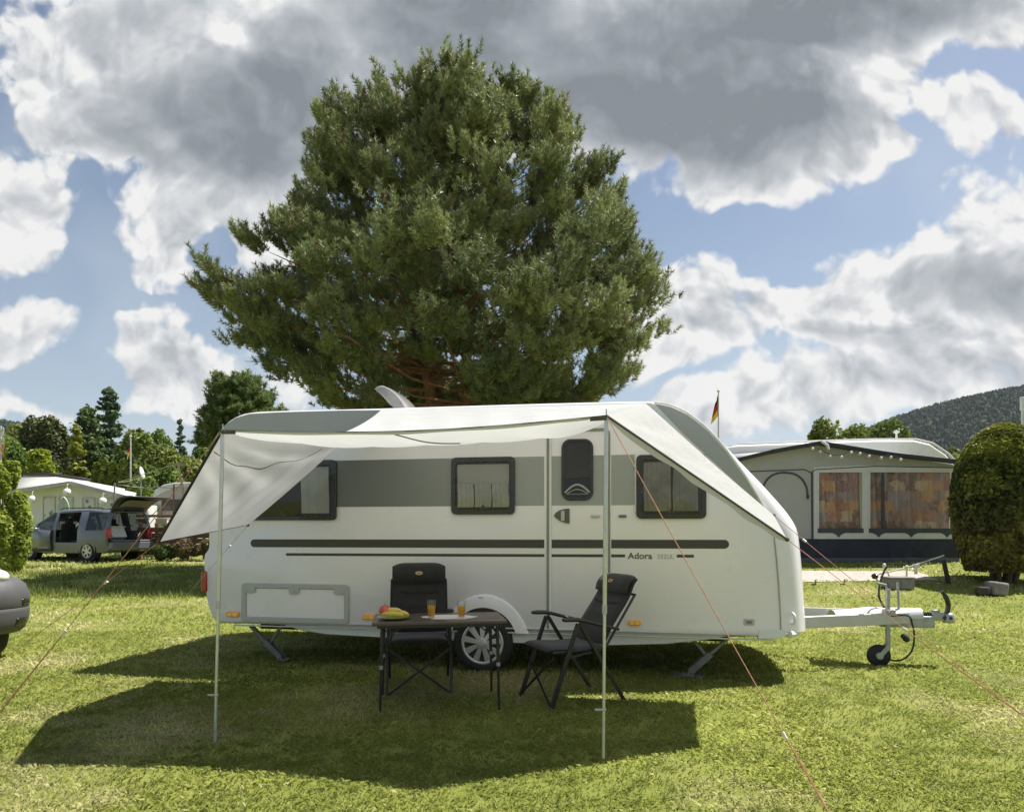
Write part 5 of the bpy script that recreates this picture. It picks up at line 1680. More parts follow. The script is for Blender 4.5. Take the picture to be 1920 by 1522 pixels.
def car_shell(parent, paint, xs, zs, ws, holes, name="body", solid=.035):
    """lofted half-shells. xs stations rear->front; per station rows (sill, low, belt, roof edge, roof crown): heights zs and half widths ws.
    holes: set of (station, row, side) cells left open"""
    nx_, nr = len(xs), len(zs[0])
    mb = MB()
    vs, idx = [], {}
    for sd in (-1, 1):
        for i in range(nx_):
            for j in range(nr):
                idx[(sd, i, j)] = len(vs)
                vs.append((xs[i], sd * ws[i][j], zs[i][j]))
    fs = []
    for sd in (-1, 1):
        for i in range(nx_ - 1):
            for j in range(nr - 1):
                if (i, j, sd) in holes or (i, j, 0) in holes: continue
                f = (idx[(sd, i, j)], idx[(sd, i + 1, j)], idx[(sd, i + 1, j + 1)], idx[(sd, i, j + 1)])
                fs.append(f if sd == 1 else f[::-1])
    for i in range(nx_ - 1):                       # roof / hood strip
        if (i, 'top') in holes: continue
        fs.append((idx[(-1, i, nr - 1)], idx[(-1, i + 1, nr - 1)], idx[(1, i + 1, nr - 1)], idx[(1, i, nr - 1)]))
        fs.append((idx[(-1, i, 0)], idx[(1, i, 0)], idx[(1, i + 1, 0)], idx[(-1, i + 1, 0)]))
    for e in (0, nx_ - 1):
        for j in range(nr - 1):
            if (('end', e, j)) in holes: continue
            fs.append((idx[(-1, e, j)], idx[(1, e, j)], idx[(1, e, j + 1)], idx[(-1, e, j + 1)]))
    mb.add(vs, fs)
    return mb.build(name, paint, parent, smooth=50, solid=solid, bevel=.012)

def people_carrier():
    dv = 22.3
    # rear left corner of the body stands at photo column 197
    heading = R_(180 - 20)
    rc = P(200, 1043, dv)
    o = empty("people_carrier", (0, 0, 0), heading, "silver-blue people carrier with raised tailgate and open side door, parked by the annexe", "car")
    # local: x forward, y left; rear at x=0, left side y=+.89
    fx = Vector((math.cos(heading), math.sin(heading), 0)); fy = Vector((-math.sin(heading), math.cos(heading), 0))
    org = Vector((rc.x, rc.y, 0)) - fy * .89
    o.location = (org.x, org.y, ground(org.x + fx.x * 2, org.y + fx.y * 2) + .0)
    paint = mat("car_silver_blue", (.135, .145, .165), .32, .2, var=.03, coat=.6)
    xs = [0, .12, .95, 1.30, 2.30, 2.45, 3.25, 3.65, 4.28, 4.42]
    zs = [[.36, .62, .98, 1.48, 1.60], [.30, .60, 1.00, 1.56, 1.65], [.26, .60, 1.00, 1.60, 1.68], [.26, .60, .99, 1.60, 1.69], [.26, .60, .96, 1.57, 1.67], [.26, .60, .96, 1.55, 1.65], [.26, .60, .96, 1.20, 1.32], [.26, .58, .93, .98, 1.03], [.28, .55, .78, .84, .88], [.34, .52, .66, .72, .74]]
    ws = [[.80, .86, .84, .66, .55], [.86, .89, .87, .70, .58], [.88, .90, .88, .72, .60], [.88, .90, .88, .72, .60], [.88, .90, .88, .72, .60], [.88, .90, .88, .71, .58], [.88, .90, .88, .78, .60], [.86, .89, .86, .80, .62], [.82, .84, .78, .68, .55], [.68, .70, .66, .56, .45]]
    holes = {(1, 2, 0), (3, 2, 1), (3, 1, 1), (3, 2, -1), (5, 2, 0), ('end', 0, 2), ('end', 0, 1), ('end', 0, 3), (6, 'top'), (6, 3, 0)}
    car_shell(o, paint, xs, zs, ws, holes)
    # panes
    def pane(i, j, sd, nm="window"):
        q = []
        for (a, b_) in ((i, j), (i + 1, j), (i + 1, j + 1), (i, j + 1)):
            q.append(Vector((xs[a], sd * (ws[a][b_] - .004), zs[a][b_])))
        MB().add(q, [(0, 1, 2, 3)]).build(nm, M_PANEW, o, smooth=0, fix=False)
    for sd in (-1, 1):
        pane(1, 2, sd); pane(5, 2, sd)
    pane(3, 2, -1)
    q = [Vector((xs[6], -.60, zs[6][4])), Vector((xs[6], .60, zs[6][4])), Vector((xs[7], .62, zs[7][4])), Vector((xs[7], -.62, zs[7][4]))]
    q = [Vector((2.62, -.62, 1.62)), Vector((2.62, .62, 1.62)), Vector((3.66, .70, 1.03)), Vector((3.66, -.70, 1.03))]
    MB().add(q, [(0, 1, 2, 3)]).build("windscreen", M_PANEW, o, smooth=0, fix=False)
    for s_ in (-1, 1):
        MB().bar((2.55, s_ * .66, 1.61), (3.68, s_ * .80, .98), .06, .05).build("pillar", paint, o, bevel=.01)
    # dark trim under, interior tub, seats
    MB().box((2.2, 0, .34), (3.9, 1.68, .06)).box((2.2, 0, .95 - .3), (.05, 1.6, .6)).build("floor_pan", M_CARIN, o)
    for (sx_, sy_) in ((1.55, .42), (1.55, -.42), (2.55, .40), (2.55, -.40)):
        MB().box((sx_ + .12, sy_, .58), (.50, .48, .16)).box((sx_ - .16, sy_, .92), (.14, .46, .62), Matrix.Rotation(R_(-12), 3, 'Y')).box((sx_ - .24, sy_, 1.30), (.10, .26, .18), Matrix.Rotation(R_(-12), 3, 'Y')).build("seat", mat("car_seat", (.03, .03, .032), .9), o, bevel=.04)
    # slid-open side door further forward, standing off the side
    dd = MB()
    dd.box((1.78 + .30, .965, .62), (.0, .0, .0))
    door = MB().grid(2, 5, lambda a, c: (2.42 + .92 * a, .93 + [0.0, .05, .07, .05, -.10][int(round(c * 4))], [.30, .48, .75, .97, 1.02][int(round(c * 4))])).build("front_door", paint, o, solid=.03)
    MB().box((2.44, .905, .66), (.05, .10, .66)).box((2.62, .99, .72), (.10, .02, .04)).build("door_edge", M_CARIN, o, bevel=.01)
    MB().box((2.78, .985, .62), (.50, .012, .46)).build("door_trim", mat("door_trim_grey", (.25, .25, .24), .7), o, bevel=.01)
    MB().box((2.80, .994, .72), (.30, .012, .06)).build("door_pull", M_CARIN, o, bevel=.01)
    # rear: bumper, lamps, tailgate up, plate bar, bicycle in the boot
    MB().box((-.06, 0, .50), (.20, 1.66, .24)).box((-.05, 0, .66), (.16, 1.50, .06)).build("bumper", paint, o, bevel=.05, seg=3)
    for s_ in (-1, 1):
        MB().box((.055, s_ * .80, .90), (.13, .17, .34)).build("tail_lamp", mat("car_red_lamp", (.42, .02, .03), .2, coat=.6), o, bevel=.03)
        MB().bar((.03, s_ * .78, 1.05), (.10, s_ * .66, 1.57), .09, .07).build("pillar", paint, o, bevel=.015)
    hin = Vector((.10, 0, 1.62))
    tg_d = Vector((-math.cos(R_(27)), 0, math.sin(R_(27))))
    tg_n = Vector((math.sin(R_(27)), 0, math.cos(R_(27))))
    def tgp(a, c):
        y = (a * 2 - 1) * (.66 + .14 * math.sin(c * math.pi * .6))
        q = hin + tg_d * (1.12 * c) + tg_n * (.17 * math.sin(math.pi * c) - .05 * c)
        return (q.x, y, q.z)
    tg = MB().grid(9, 10, tgp).build("tailgate", mat("tailgate_dark", (.035, .038, .04), .4, coat=.4), o, solid=.05, smooth=50)
    def tgp2(a, c):
        y = (a * 2 - 1) * (.50)
        q = hin + tg_d * (.25 + .55 * c) + tg_n * (.17 * math.sin(math.pi * (.25 + .5 * c)) - .035 - .05 * c)
        return (q.x, y, q.z - .045)
    MB().grid(4, 6, tgp2).build("tailgate_trim", mat("tailgate_trim_grey", (.20, .20, .19), .7), tg, solid=.01)
    MB().tube([(.05, .70, 1.35), (-.55, .66, 1.74)], .012, 6).tube([(.05, -.70, 1.35), (-.55, -.66, 1.74)], .012, 6).build("gas_strut", M_BLACK, o)
    for i, sx_ in ((0, .86), (1, 3.56)):
        for s_ in (-1, 1):
            c = (sx_, s_ * .80, .315)
            MB().lathe([(.40, 0), (.40, .012), (.36, .014), (.36, -.2), (.40, -.2)], (sx_, s_ * .885, .33), (0, s_, 0), 26).build("wheel_arch", M_CARIN, o)
            wh = MB().lathe([(.06, 0), (.06, .05), (.01, .05)], c, (0, s_, 0), 10).build("wheel", M_CARIN, o)
            MB().lathe([(.205, .10), (.225, .112), (.29, .108), (.315, .08), (.315, -.06), (.29, -.09), (.2, -.09)], c, (0, s_, 0), 28).build("tyre", M_RUB, wh)
            mb = MB().lathe([(.205, .07), (.215, .112), (.19, .112), (.185, .07)], c, (0, s_, 0), 28, close=True)
            for k in range(6):
                a = k * math.pi / 3 + .3
                mb.bar((sx_, s_ * .90, .315), (sx_ + .195 * math.cos(a), s_ * .905, .315 + .195 * math.sin(a)), .06, .02, up=(0, 1, 0))
            mb.build("rim", mat("alloy_silver", (.58, .58, .57), .3, .5), wh)
    for s_ in (-1, 1):
        MB().tube([(.4, s_ * .66, 1.70), (.5, s_ * .66, 1.735), (2.2, s_ * .66, 1.735), (2.35, s_ * .66, 1.68)], .018, 6).build("roof_rail", M_BLACK, o)
        MB().box((3.05, s_ * 1.0, 1.02), (.10, .18, .13)).build("mirror", paint, o, bevel=.03)
        MB().box((4.30, s_ * .62, .70), (.16, .30, .14)).build("headlight", mat("lamp_clear", (.80, .78, .66), .2, coat=.6), o, bevel=.03)
    # bicycle lying in the boot: a thing of its own
    bloc = o.matrix_basis @ Vector((.05, -.35, .62))
    bk = empty("folding_bicycle", bloc, heading, "small dark bicycle packed in the open boot of the people carrier", "bicycle")
    for (c, r0) in (((.0, 0, .20), .19), ((.42, .25, .20), .19)):
        wl = MB().lathe([(r0 - .02, .012), (r0, .012), (r0 + .008, 0), (r0, -.012), (r0 - .02, -.012)], c, (1, .25, 0), 24, close=True).build("wheel", M_RUB, bk)
        mb = MB()
        for k in range(8):
            a = k * math.pi / 4
            mb.tube([c, (c[0] - .24 * r0 * math.cos(a), c[1] + .95 * r0 * math.cos(a), c[2] + r0 * math.sin(a))], .003, 4)
        mb.build("spokes", M_GALV, wl)
    MB().tube([(.0, 0, .2), (.2, .16, .32), (.42, .25, .2)], .016, 6).tube([(.2, .16, .32), (.14, .20, .52)], .014, 6).build("frame", M_BLACK, bk)
    MB().box((.14, .2, .54), (.20, .10, .04)).build("saddle", M_BLACK, bk, bevel=.015)
    bx = o.matrix_basis @ Vector((.35, .35, .66))
    tag(MB().box((0, 0, .17), (.5, .55, .34), Matrix.Rotation(R_(25), 3, 'Y')).box((.0, 0, .36), (.52, .57, .03), Matrix.Rotation(R_(25), 3, 'Y')).build("box", mat("box_white", (.62, .62, .63), .7), None, bevel=.02, loc=bx, rz=heading), "white box leaning in the car boot beside the small bicycle", "box")
people_carrier()

# ---------------- car whose nose enters at the left edge
def small_car():
    dn = 7.5
    o = empty("parked_car", (-5.66, 6.78, 0), R_(-35), "pale car nose with a big grey plastic bumper entering at the left edge", "car")
    paint = mat("car_pale_yellow", (.46, .46, .31), .3, .15, var=.03, coat=.6)
    plast = mat("bumper_grey", (.078, .078, .080), .62, var=.06, scale=3)
    # local x forward (+x = picture right), nose at x=0
    xs = [-3.9, -3.7, -2.9, -2.0, -1.25, -.70, -.34, -.22]
    zs = [[.45, .7, .95, 1.5, 1.6], [.30, .7, 1.0, 1.62, 1.72], [.26, .65, 1.0, 1.66, 1.76], [.26, .65, 1.0, 1.64, 1.74], [.26, .65, .98, 1.35, 1.42], [.26, .62, .94, 1.02, 1.06], [.30, .6, .84, .92, .95], [.34, .55, .76, .82, .85]]
    ws = [[.70, .76, .74, .60, .5], [.78, .82, .80, .66, .56], [.80, .84, .82, .68, .58], [.80, .84, .82, .68, .58], [.80, .84, .82, .72, .60], [.79, .83, .80, .72, .58], [.74, .77, .74, .66, .52], [.64, .66, .62, .55, .42]]
    car_shell(o, paint, xs, zs, ws, {(1, 2, 0), (2, 2, 0), (3, 2, 0), (4, 'top')}, solid=.03)
    for i in (1, 2, 3):
        for sd in (-1, 1):
            q = [Vector((xs[a], sd * (ws[a][b_] - .004), zs[a][b_])) for a, b_ in ((i, 2), (i + 1, 2), (i + 1, 3), (i, 3))]
            MB().add(q, [(0, 1, 2, 3)]).build("window", M_PANEW, o, smooth=0, fix=False)
    MB().add([Vector((-2.0, -.6, 1.70)), Vector((-2.0, .6, 1.70)), Vector((-.66, .68, 1.06)), Vector((-.66, -.68, 1.06))], [(0, 1, 2, 3)]).build("windscreen", M_PANEW, o, smooth=0, fix=False)
    MB().box((-2.2, 0, .5), (3.0, 1.5, .4)).build("floor_pan", M_CARIN, o)
    # wrap-round bumper: swept section around the nose
    path = []
    for k in range(17):
        a = R_(-100 + 200 * k / 16)
        path.append((-.36 + .36 * math.cos(a) ** 1 if abs(a) < R_(90) else -.36 - 1.0 * (abs(a) - R_(90)), 0.95 * math.copysign(abs(math.sin(a)) ** .55, a) if abs(math.sin(a)) > 0 else 0))
    prof_ = [(.0, .30), (.045, .34), (.075, .42), (.085, .52), (.085, .55), (.075, .565), (.085, .58), (.08, .70), (.05, .80), (-.02, .865), (-.10, .88)]
    vs, fs = [], []
    for (x, y) in path:
        nx_ = Vector((max(.0, x + .36) * 2.0, y * .55)).normalized()
        for (dn_, z) in prof_:
            vs.append((x - .085 + nx_.x * dn_, y + nx_.y * dn_ - nx_.y * .08, z))
    m = len(prof_)
    for i in range(len(path) - 1):
        for j in range(m - 1):
            fs.append((i * m + j, (i + 1) * m + j, (i + 1) * m + j + 1, i * m + j + 1))
    bmp = MB().add(vs, fs).build("bumper", plast, o, solid=.02, smooth=55)
    for s_ in (-1, 1):
        def on(a, z, off):
            x, y = -.36 + .36 * math.cos(a), 0.95 * math.sin(a) ** .55
            n_ = Vector((max(.0, x + .36) * 2.0, y * .55)).normalized()
            dn_ = np.interp(z, [p[1] for p in prof_], [p[0] for p in prof_]) + off
            return (x - .085 + n_.x * dn_, s_ * (y + n_.y * dn_ - n_.y * .08), z)
        for (a0, a1, z0, z1, nm) in ((46, 66, .585, .655, "air_slot"), (38, 72, .37, .455, "fog_recess")):
            MB().grid(10, 5, lambda a, c: on(R_(a0 + (a1 - a0) * a), z0 + (z1 - z0) * c, .006)).build(nm, M_BLACK, bmp, solid=.012)
        # headlight on the corner
        MB().ball((-.27, s_ * .60, .90), .15, 16, 10, (1.0, .85, .55)).build("headlight", mat("lamp_clear", (.80, .78, .66), .2, coat=.6), o, smooth=60)
        for sx_ in (-.78, -3.1):
            wh = MB().lathe([(.06, 0), (.06, .05), (.01, .05)], (sx_, s_ * .74, .29), (0, s_, 0), 10).build("wheel", M_CARIN, o)
            MB().lathe([(.19, .09), (.21, .10), (.27, .095), (.29, .07), (.29, -.06), (.27, -.09), (.19, -.09)], (sx_, s_ * .72, .29), (0, s_, 0), 24).build("tyre", M_RUB, wh)
            MB().lathe([(.19, .09), (.15, .105), (.05, .10), (.004, .10)], (sx_, s_ * .72, .29), (0, s_, 0), 24).build("rim", mat("alloy_silver", (.58, .58, .57), .3, .5), wh)
small_car()

# ---------------- white annexe (awning hut) at the far left
def annexe():
    d = 28.0
    c = P(130, 990, d)
    g = ground(c.x, d)
    o = empty("awning_annexe", (c.x + .45, d, g), R_(-6), "white awning annexe with shallow gable roof and net-curtained windows behind the people carrier", "awning")
    k = d / F
    def q(px, py): return ((px - 130) * k, H - (py - HZ) * k - g)
    wallm = mat("annexe_white", (.66, .67, .66), .6, var=.04, scale=1)
    greym = mat("annexe_grey", (.40, .40, .38), .6)
    wall = [q(-10, 1052), q(-10, 925), q(40, 918), q(130, 908), q(190, 921), q(248, 935), q(248, 1052)]
    MB().prism(wall, lambda p: (p[0], 0, p[1]), lambda p: (p[0], .06, p[1])).build("front_wall", wallm, o)
    roofp = [q(-12, 884), q(30, 885), (q(130, 897)[0], q(130, 897)[1]), q(150, 905), q(190, 915), q(240, 931)]
    lo = [q(-12, 932), q(30, 926), q(130, 905), q(150, 909), q(190, 922), q(240, 936)]
    # roof sheet, running back
    vs, fs = [], []
    top = [q(-14, 924), q(55, 916), q(130, 906), q(190, 921), q(252, 936)]
    for p in top: vs.append((p[0], -.5, p[1] - .04))
    k2 = (d + 4.5) / F
    def q2(px, py): return ((px - 130) * k2 + c.x * (k2 / k - 1), H - (py - HZ) * k2 - g)
    for p in [q2(-14, 893), q2(55, 893), q2(130, 903), q2(190, 914), q2(252, 923)]: vs.append((p[0], 4.5, p[1]))
    n = len(top)
    for i in range(n - 1): fs.append((i, i + 1, n + i + 1, n + i))
    MB().add(vs, fs).build("roof", mat("annexe_roof", (.56, .55, .50), .6, var=.06, scale=1.5), o, solid=.06)
    mb = MB()
    for a, b_ in zip(top[:-1], top[1:]):
        mb.bar((a[0], -.55, a[1] - .02), (b_[0], -.55, b_[1] - .02), .05, .16)
    mb.build("fascia", greym, o, bevel=.01)
    # caravan roof edge behind with dark top line
    rp = [q2(-14, 886), q2(36, 886), q2(100, 895), q2(150, 905), q2(232, 916)]
    mb = MB()
    for a, b_ in zip(rp[:-1], rp[1:]):
        mb.bar((a[0], 4.6, a[1]), (b_[0], 4.6, b_[1]), .4, .10)
    mb.build("rear_roof_edge", mat("annexe_dark_edge", (.06, .055, .05), .7), o)
    vs, fs = [], []
    rp2 = rp
    for p in rp2: vs += [(p[0], 4.55, p[1] - .03), (p[0], 4.55, p[1] - .75)]
    for i in range(len(rp2) - 1): fs.append((2 * i, 2 * i + 2, 2 * i + 3, 2 * i + 1))
    MB().add(vs, fs).build("rear_wall", mat("annexe_roof", (.56, .55, .50)), o, solid=.05)
    # windows with patterned net curtains
    mnet = bpy.data.materials.new("net_curtain"); mnet.use_nodes = True
    t = NT(mnet.node_tree); b = t.n['Principled BSDF']
    co = t.new('ShaderNodeTexCoord').outputs['Object']
    v = t.new('ShaderNodeTexVoronoi'); t.put(v.inputs['Vector'], co); v.inputs['Scale'].default_value = 3.2
    c_ = t.mix(t.ramp(v.outputs['Distance'], .20, .32, 1, 0), (.62, .63, .65), (.20, .20, .24))
    t.put(b.inputs['Base Color'], c_); b.inputs['Roughness'].default_value = .5
    for (x0, x1) in ((54, 80), (86, 116), (134, 160), (164, 200), (206, 238)):
        ya = 932 + (x0 - 130) * .05 if x0 > 100 else 930
        a = q(x0, ya); b_ = q(x1, 1000)
        plain = x0 == 86
        wn_ = MB().ring(rrect(a[0], b_[1], b_[0], a[1], .03, 2), rrect(a[0] + .04, b_[1] + .04, b_[0] - .04, a[1] - .04, .03, 2), lambda p: (p[0], -.03, p[1]), lambda p: (p[0], -.002, p[1])).build("window", mat("annexe_frame", (.50, .50, .49), .6), o)
        MB().box(((a[0] + b_[0]) / 2, -.012, (a[1] + b_[1]) / 2), (b_[0] - a[0] - .12, .01, a[1] - b_[1] - .12)).build("pane", mat("annexe_blind", (.60, .61, .58), .6) if plain else mnet, wn_)
    # round white hanging lamps on the fascia
    for i, (x, y, lab) in enumerate(((60, 937, "leftmost"), (129, 924, "highest, beside the gable point"), (199, 941, "rightmost, above the car's tailgate"))):
        p = q(x, y); wpos = o.matrix_basis @ Vector((p[0], -.70, p[1]))
        l = MB().ball((0, 0, 0), .15, 14, 10).tube([(0, 0, .14), (0, 0, .30)], .012, 5).tube([(0, 0, .30), (0, .3, .34)], .012, 5).build("globe_lamp", mat("globe_white", (.80, .82, .78), .4), None, loc=wpos)
        tag(l, "white globe on the annexe front, " + lab, "lamp", "white globes on the annexe")
    return o
annexe()

# windsurf board / pale green panel leaning at the annexe
p = P(119, 955, 26.8)
tag(MB().grid(5, 10, lambda a, c: ((a - .5) * .40 * math.sin(math.pi * min(1, .12 + .88 * c)) ** .6, .05 * math.sin(a * 3.1), -.45 + .95 * c)).build("board", mat("board_green", (.42, .47, .40), .5), None, solid=.05, loc=p, rz=.3), "pale green rounded board hanging on the annexe wall under a globe", "board")

# satellite dish on a thin mast above the car
p = P(263, 886, 27)
g = ground(p.x, 27)
ds = empty("satellite_dish", (p.x, 27, g), 0, "small white satellite dish seen edge-on on a thin mast over the tailgate", "dish")
MB().tube([(0, .05, 0), (0, .05, p.z - g + .1)], .025, 8).build("mast", M_GALV, ds)
MB().lathe([(.23, .075), (.15, .034), (.075, .009), (.002, 0), (.002, -.010), (.075, 0), (.15, .025), (.235, .068)], (0, 0, p.z - g), (.95, .16, .22), 24).build("reflector", mat("dish_white", (.70, .71, .66), .5), ds)

# clothes-line style frame of thin poles and cords
o = empty("pole_frame", P(338, 1040, 25.5), 0, "tripod of thin pale poles with slack cords left of the canopy", "frame")
b0 = o.location.copy()
def rel(px, py, d): return P(px, py, d) - b0
MB().tube([rel(334, 868, 25.5), rel(344, 925, 25.4)], .045, 8).tube([rel(344, 925, 25.4), rel(343, 985, 25.4)], .03, 8).build("pole", mat("pole_wood", (.46, .37, .28), .7), o)
MB().tube([rel(326, 908, 25.2), rel(325, 985, 25.2)], .03, 8).build("pole", mat("pole_brown", (.20, .12, .09), .7), o)
MB().tube([rel(215, 905, 26), rel(214, 960, 26)], .03, 8).build("pole", mat("pole_grey", (.25, .24, .22), .7), o)
mb = MB()
for (a, b_, s) in (((334, 868), (222, 904), .0), ((334, 868), (372, 880), .0), ((222, 908), (300, 913), .06), ((300, 913), (345, 913), .03), ((222, 904), (270, 893), .05)):
    A0, B0 = rel(*a, 25.6), rel(*b_, 25.8)
    mb.tube([lerp(A0, B0, k / 8) - Vector((0, 0, s * math.sin(math.pi * k / 8))) for k in range(9)], .016, 5)
mb.build("cord", mat("cord_pale", (.50, .46, .34), .8), o)

# small old caravan behind
d = 28.5
p = P(322, 1000, d); g = ground(p.x, d)
o = empty("small_caravan", (p.x, d, g), 0, "small pale caravan with pinkish side and brown window, beyond the pole frame", "caravan")
k = d / F
def q(px, py): return ((px - 322) * k, H - (py - HZ) * k - g)
pr = [q(285, 985), q(286, 948), q(284, 932), q(291, 918), q(306, 909), q(330, 906), q(400, 905), q(410, 985)]
MB().prism(pr, lambda p: (p[0], 0, p[1]), lambda p: (p[0], 2.0, p[1])).build("body", mat("old_caravan_pink", (.56, .49, .45), .5, var=.04), o, bevel=.06)
MB().prism([q(286, 933), q(292, 918.5), q(307, 908.5), q(330, 904.5), q(400, 903), q(400, 912), q(330, 913)], lambda p: (p[0], -.05, p[1]), lambda p: (p[0], 2.05, p[1])).build("roof", mat("old_caravan_roof", (.74, .73, .70), .5), o, bevel=.03)
a, b_ = q(304, 936), q(385, 957)
wn_ = MB().prism(rrect(a[0], b_[1], b_[0], a[1], .05), lambda p: (p[0], -.03, p[1]), lambda p: (p[0], -.001, p[1])).build("window", mat("window_brown", (.075, .045, .035), .2, coat=.5), o, bevel=.01)
a, b_ = q(298, 934), q(304, 962)
MB().box(((a[0] + b_[0]) / 2, -.03, (a[1] + b_[1]) / 2), (b_[0] - a[0], .05, a[1] - b_[1])).build("corner_post", mat("post_pink", (.62, .50, .42), .6), o)
# white van-like tent block between
p = P(262, 955, 27.5); g = ground(p.x, 27.5)
tag(MB().prism([((x - 262) * 27.5 / F, H - (y - HZ) * 27.5 / F - g) for x, y in ((242, 1010), (243, 968), (252, 952), (276, 946), (279, 965), (280, 1010))], lambda p: (p[0], 0, p[1]), lambda p: (p[0], 1.2, p[1])).build("storage_tent", mat("storage_white", (.55, .57, .54), .7, var=.08, scale=2), None, bevel=.05, loc=(p.x, 27.5, g)), "small whitish storage tent behind the raised tailgate", "tent")

# brown timber deck with rails
d = 24.0
p = P(310, 1030, d); g = ground(p.x, d)
o = empty("timber_deck", (p.x, d, g), 0, "reddish brown timber deck wall with a top rail, behind the left wing", "fence")
k = d / F
def q(px, py): return ((px - 310) * k, H - (py - HZ) * k - g)
tim = mat("timber_brown", (.135, .075, .055), .8, var=.2, scale=4)
tim2 = mat("timber_red", (.30, .15, .105), .8, var=.15, scale=4)
a, b_ = q(258, 964), q(400, 970)
MB().box(((a[0] + b_[0]) / 2, -.03, (a[1] + b_[1]) / 2), (b_[0] - a[0], .14, .09)).build("top_rail", tim2, o, bevel=.01)
a, b_ = q(258, 988), q(400, 1040)
for j in range(5):
    h = (a[1] - b_[1]) / 5
    MB().box(((a[0] + b_[0]) / 2, 0, b_[1] + h * (j + .5)), (b_[0] - a[0], .04, h - .02)).build("board", tim, o, bevel=.005)
for x in (262, 292, 322, 352, 382):
    c_ = q(x, 1000)
    MB().box((c_[0], .05, .62), (.09, .09, 1.25)).build("post", tim2, o, bevel=.008)
for i, x in enumerate((262, 300, 331)):
    c_ = q(x, 977)
    w_ = o.matrix_basis @ Vector((c_[0], .18, c_[1]))
    tag(MB().box((0, 0, 0), (.40, .2, .16)).box((0, 0, .09), (.44, .24, .03)).build("flower_box", mat("flower_box_white", (.58, .55, .50), .7), None, bevel=.01, loc=w_), "pale box on the deck between the rails, " + ("nearest the car boot", "middle of three", "nearest the canopy wing")[i], "box", "pale boxes on the deck")

# flags
def flag(px_pole, ytop, ybase, d, fx0, fx1, fy0, fy1, lab, r, droop):
    g_ = ground((px_pole - 960) * d / F, d)
    b0 = P(px_pole, HZ, d); b0.z = g_
    o = empty("flagpole", b0, 0, lab, "flag", "flags on poles")
    top = H - (ytop - HZ) * d / F - g_
    MB().tube([(0, 0, 0), (0, 0, top)], [r, r * .6], 8).ball((0, 0, top), r * 1.4, 8, 6).build("pole", mat("flagpole_pale", (.55, .54, .50), .5), o)
    k = d / F
    x0, x1 = (fx0 - px_pole) * k, (fx1 - px_pole) * k
    z0, z1 = H - (fy0 - HZ) * k - g_, H - (fy1 - HZ) * k - g_
    m = bpy.data.materials.new("flag_tricolour"); m.use_nodes = True
    t = NT(m.node_tree); b = t.n['Principled BSDF']
    at = t.new('ShaderNodeAttribute', attribute_name='band')
    rp = t.new('ShaderNodeValToRGB'); rp.color_ramp.interpolation = 'CONSTANT'
    e = rp.color_ramp.elements
    e[0].color = (.02, .018, .018, 1); e[1].position = .335; e[1].color = (.50, .025, .02, 1)
    e2 = e.new(.667); e2.color = (.80, .55, .06, 1)
    t.put(rp.inputs[0], at.outputs['Fac']); t.put(b.inputs['Base Color'], rp.outputs[0]); b.inputs['Roughness'].default_value = .8
    nu, nv = 12, 18
    V, band = [], []
    for j in range(nv):
        for i in range(nu):
            a, c = i / (nu - 1), j / (nv - 1)
            x = x1 + (x0 - x1) * a * (.35 + .65 * c)
            z = z0 + (z1 - z0) * (c * .72 + .28 * a)
            V.append((x, .10 * math.sin(a * 7 + c * 2) * a, z)); band.append(c * .92 + .04 + .08 * a * 0)
    Fc = [(j * nu + i, j * nu + i + 1, (j + 1) * nu + i + 1, (j + 1) * nu + i) for j in range(nv - 1) for i in range(nu - 1)]
    mesh_np("flag", V, Fc, m, o, {'band': band}, smooth=True)
flag(1347, 733, 880, 34, 1333, 1346, 740, 796, "limp black, red and gold flag on a pole above the tent roof", .05, 1)
flag(245, 818, 900, 31, 236, 243, 830, 862, "small faded red and yellow flag on a thin mast", .045, 1)
# tall banner strip at the extreme left edge
b0 = P(1, HZ, 20); b0.z = ground(b0.x, 20)
o = empty("banner_pole", b0, 0, "pale pole with an orange and white pennant at the extreme left edge", "flag")
top = H - (798 - HZ) * 20 / F - b0.z
MB().tube([(0, 0, 0), (0, 0, top)], .03, 8).build("pole", mat("flagpole_pale", (.55, .54, .50)), o)
MB().grid(4, 8, lambda a, c: (.04 + .05 * a, .02 * math.sin(c * 9), top - .05 - .45 * c)).build("pennant", mat("pennant_white", (.70, .70, .68), .8), o, solid=.004)
MB().grid(4, 8, lambda a, c: (.035 + .06 * a, .02 * math.sin(c * 9), top - .52 - .40 * c)).build("pennant", mat("pennant_orange", (.65, .22, .06), .8), o, solid=.004)
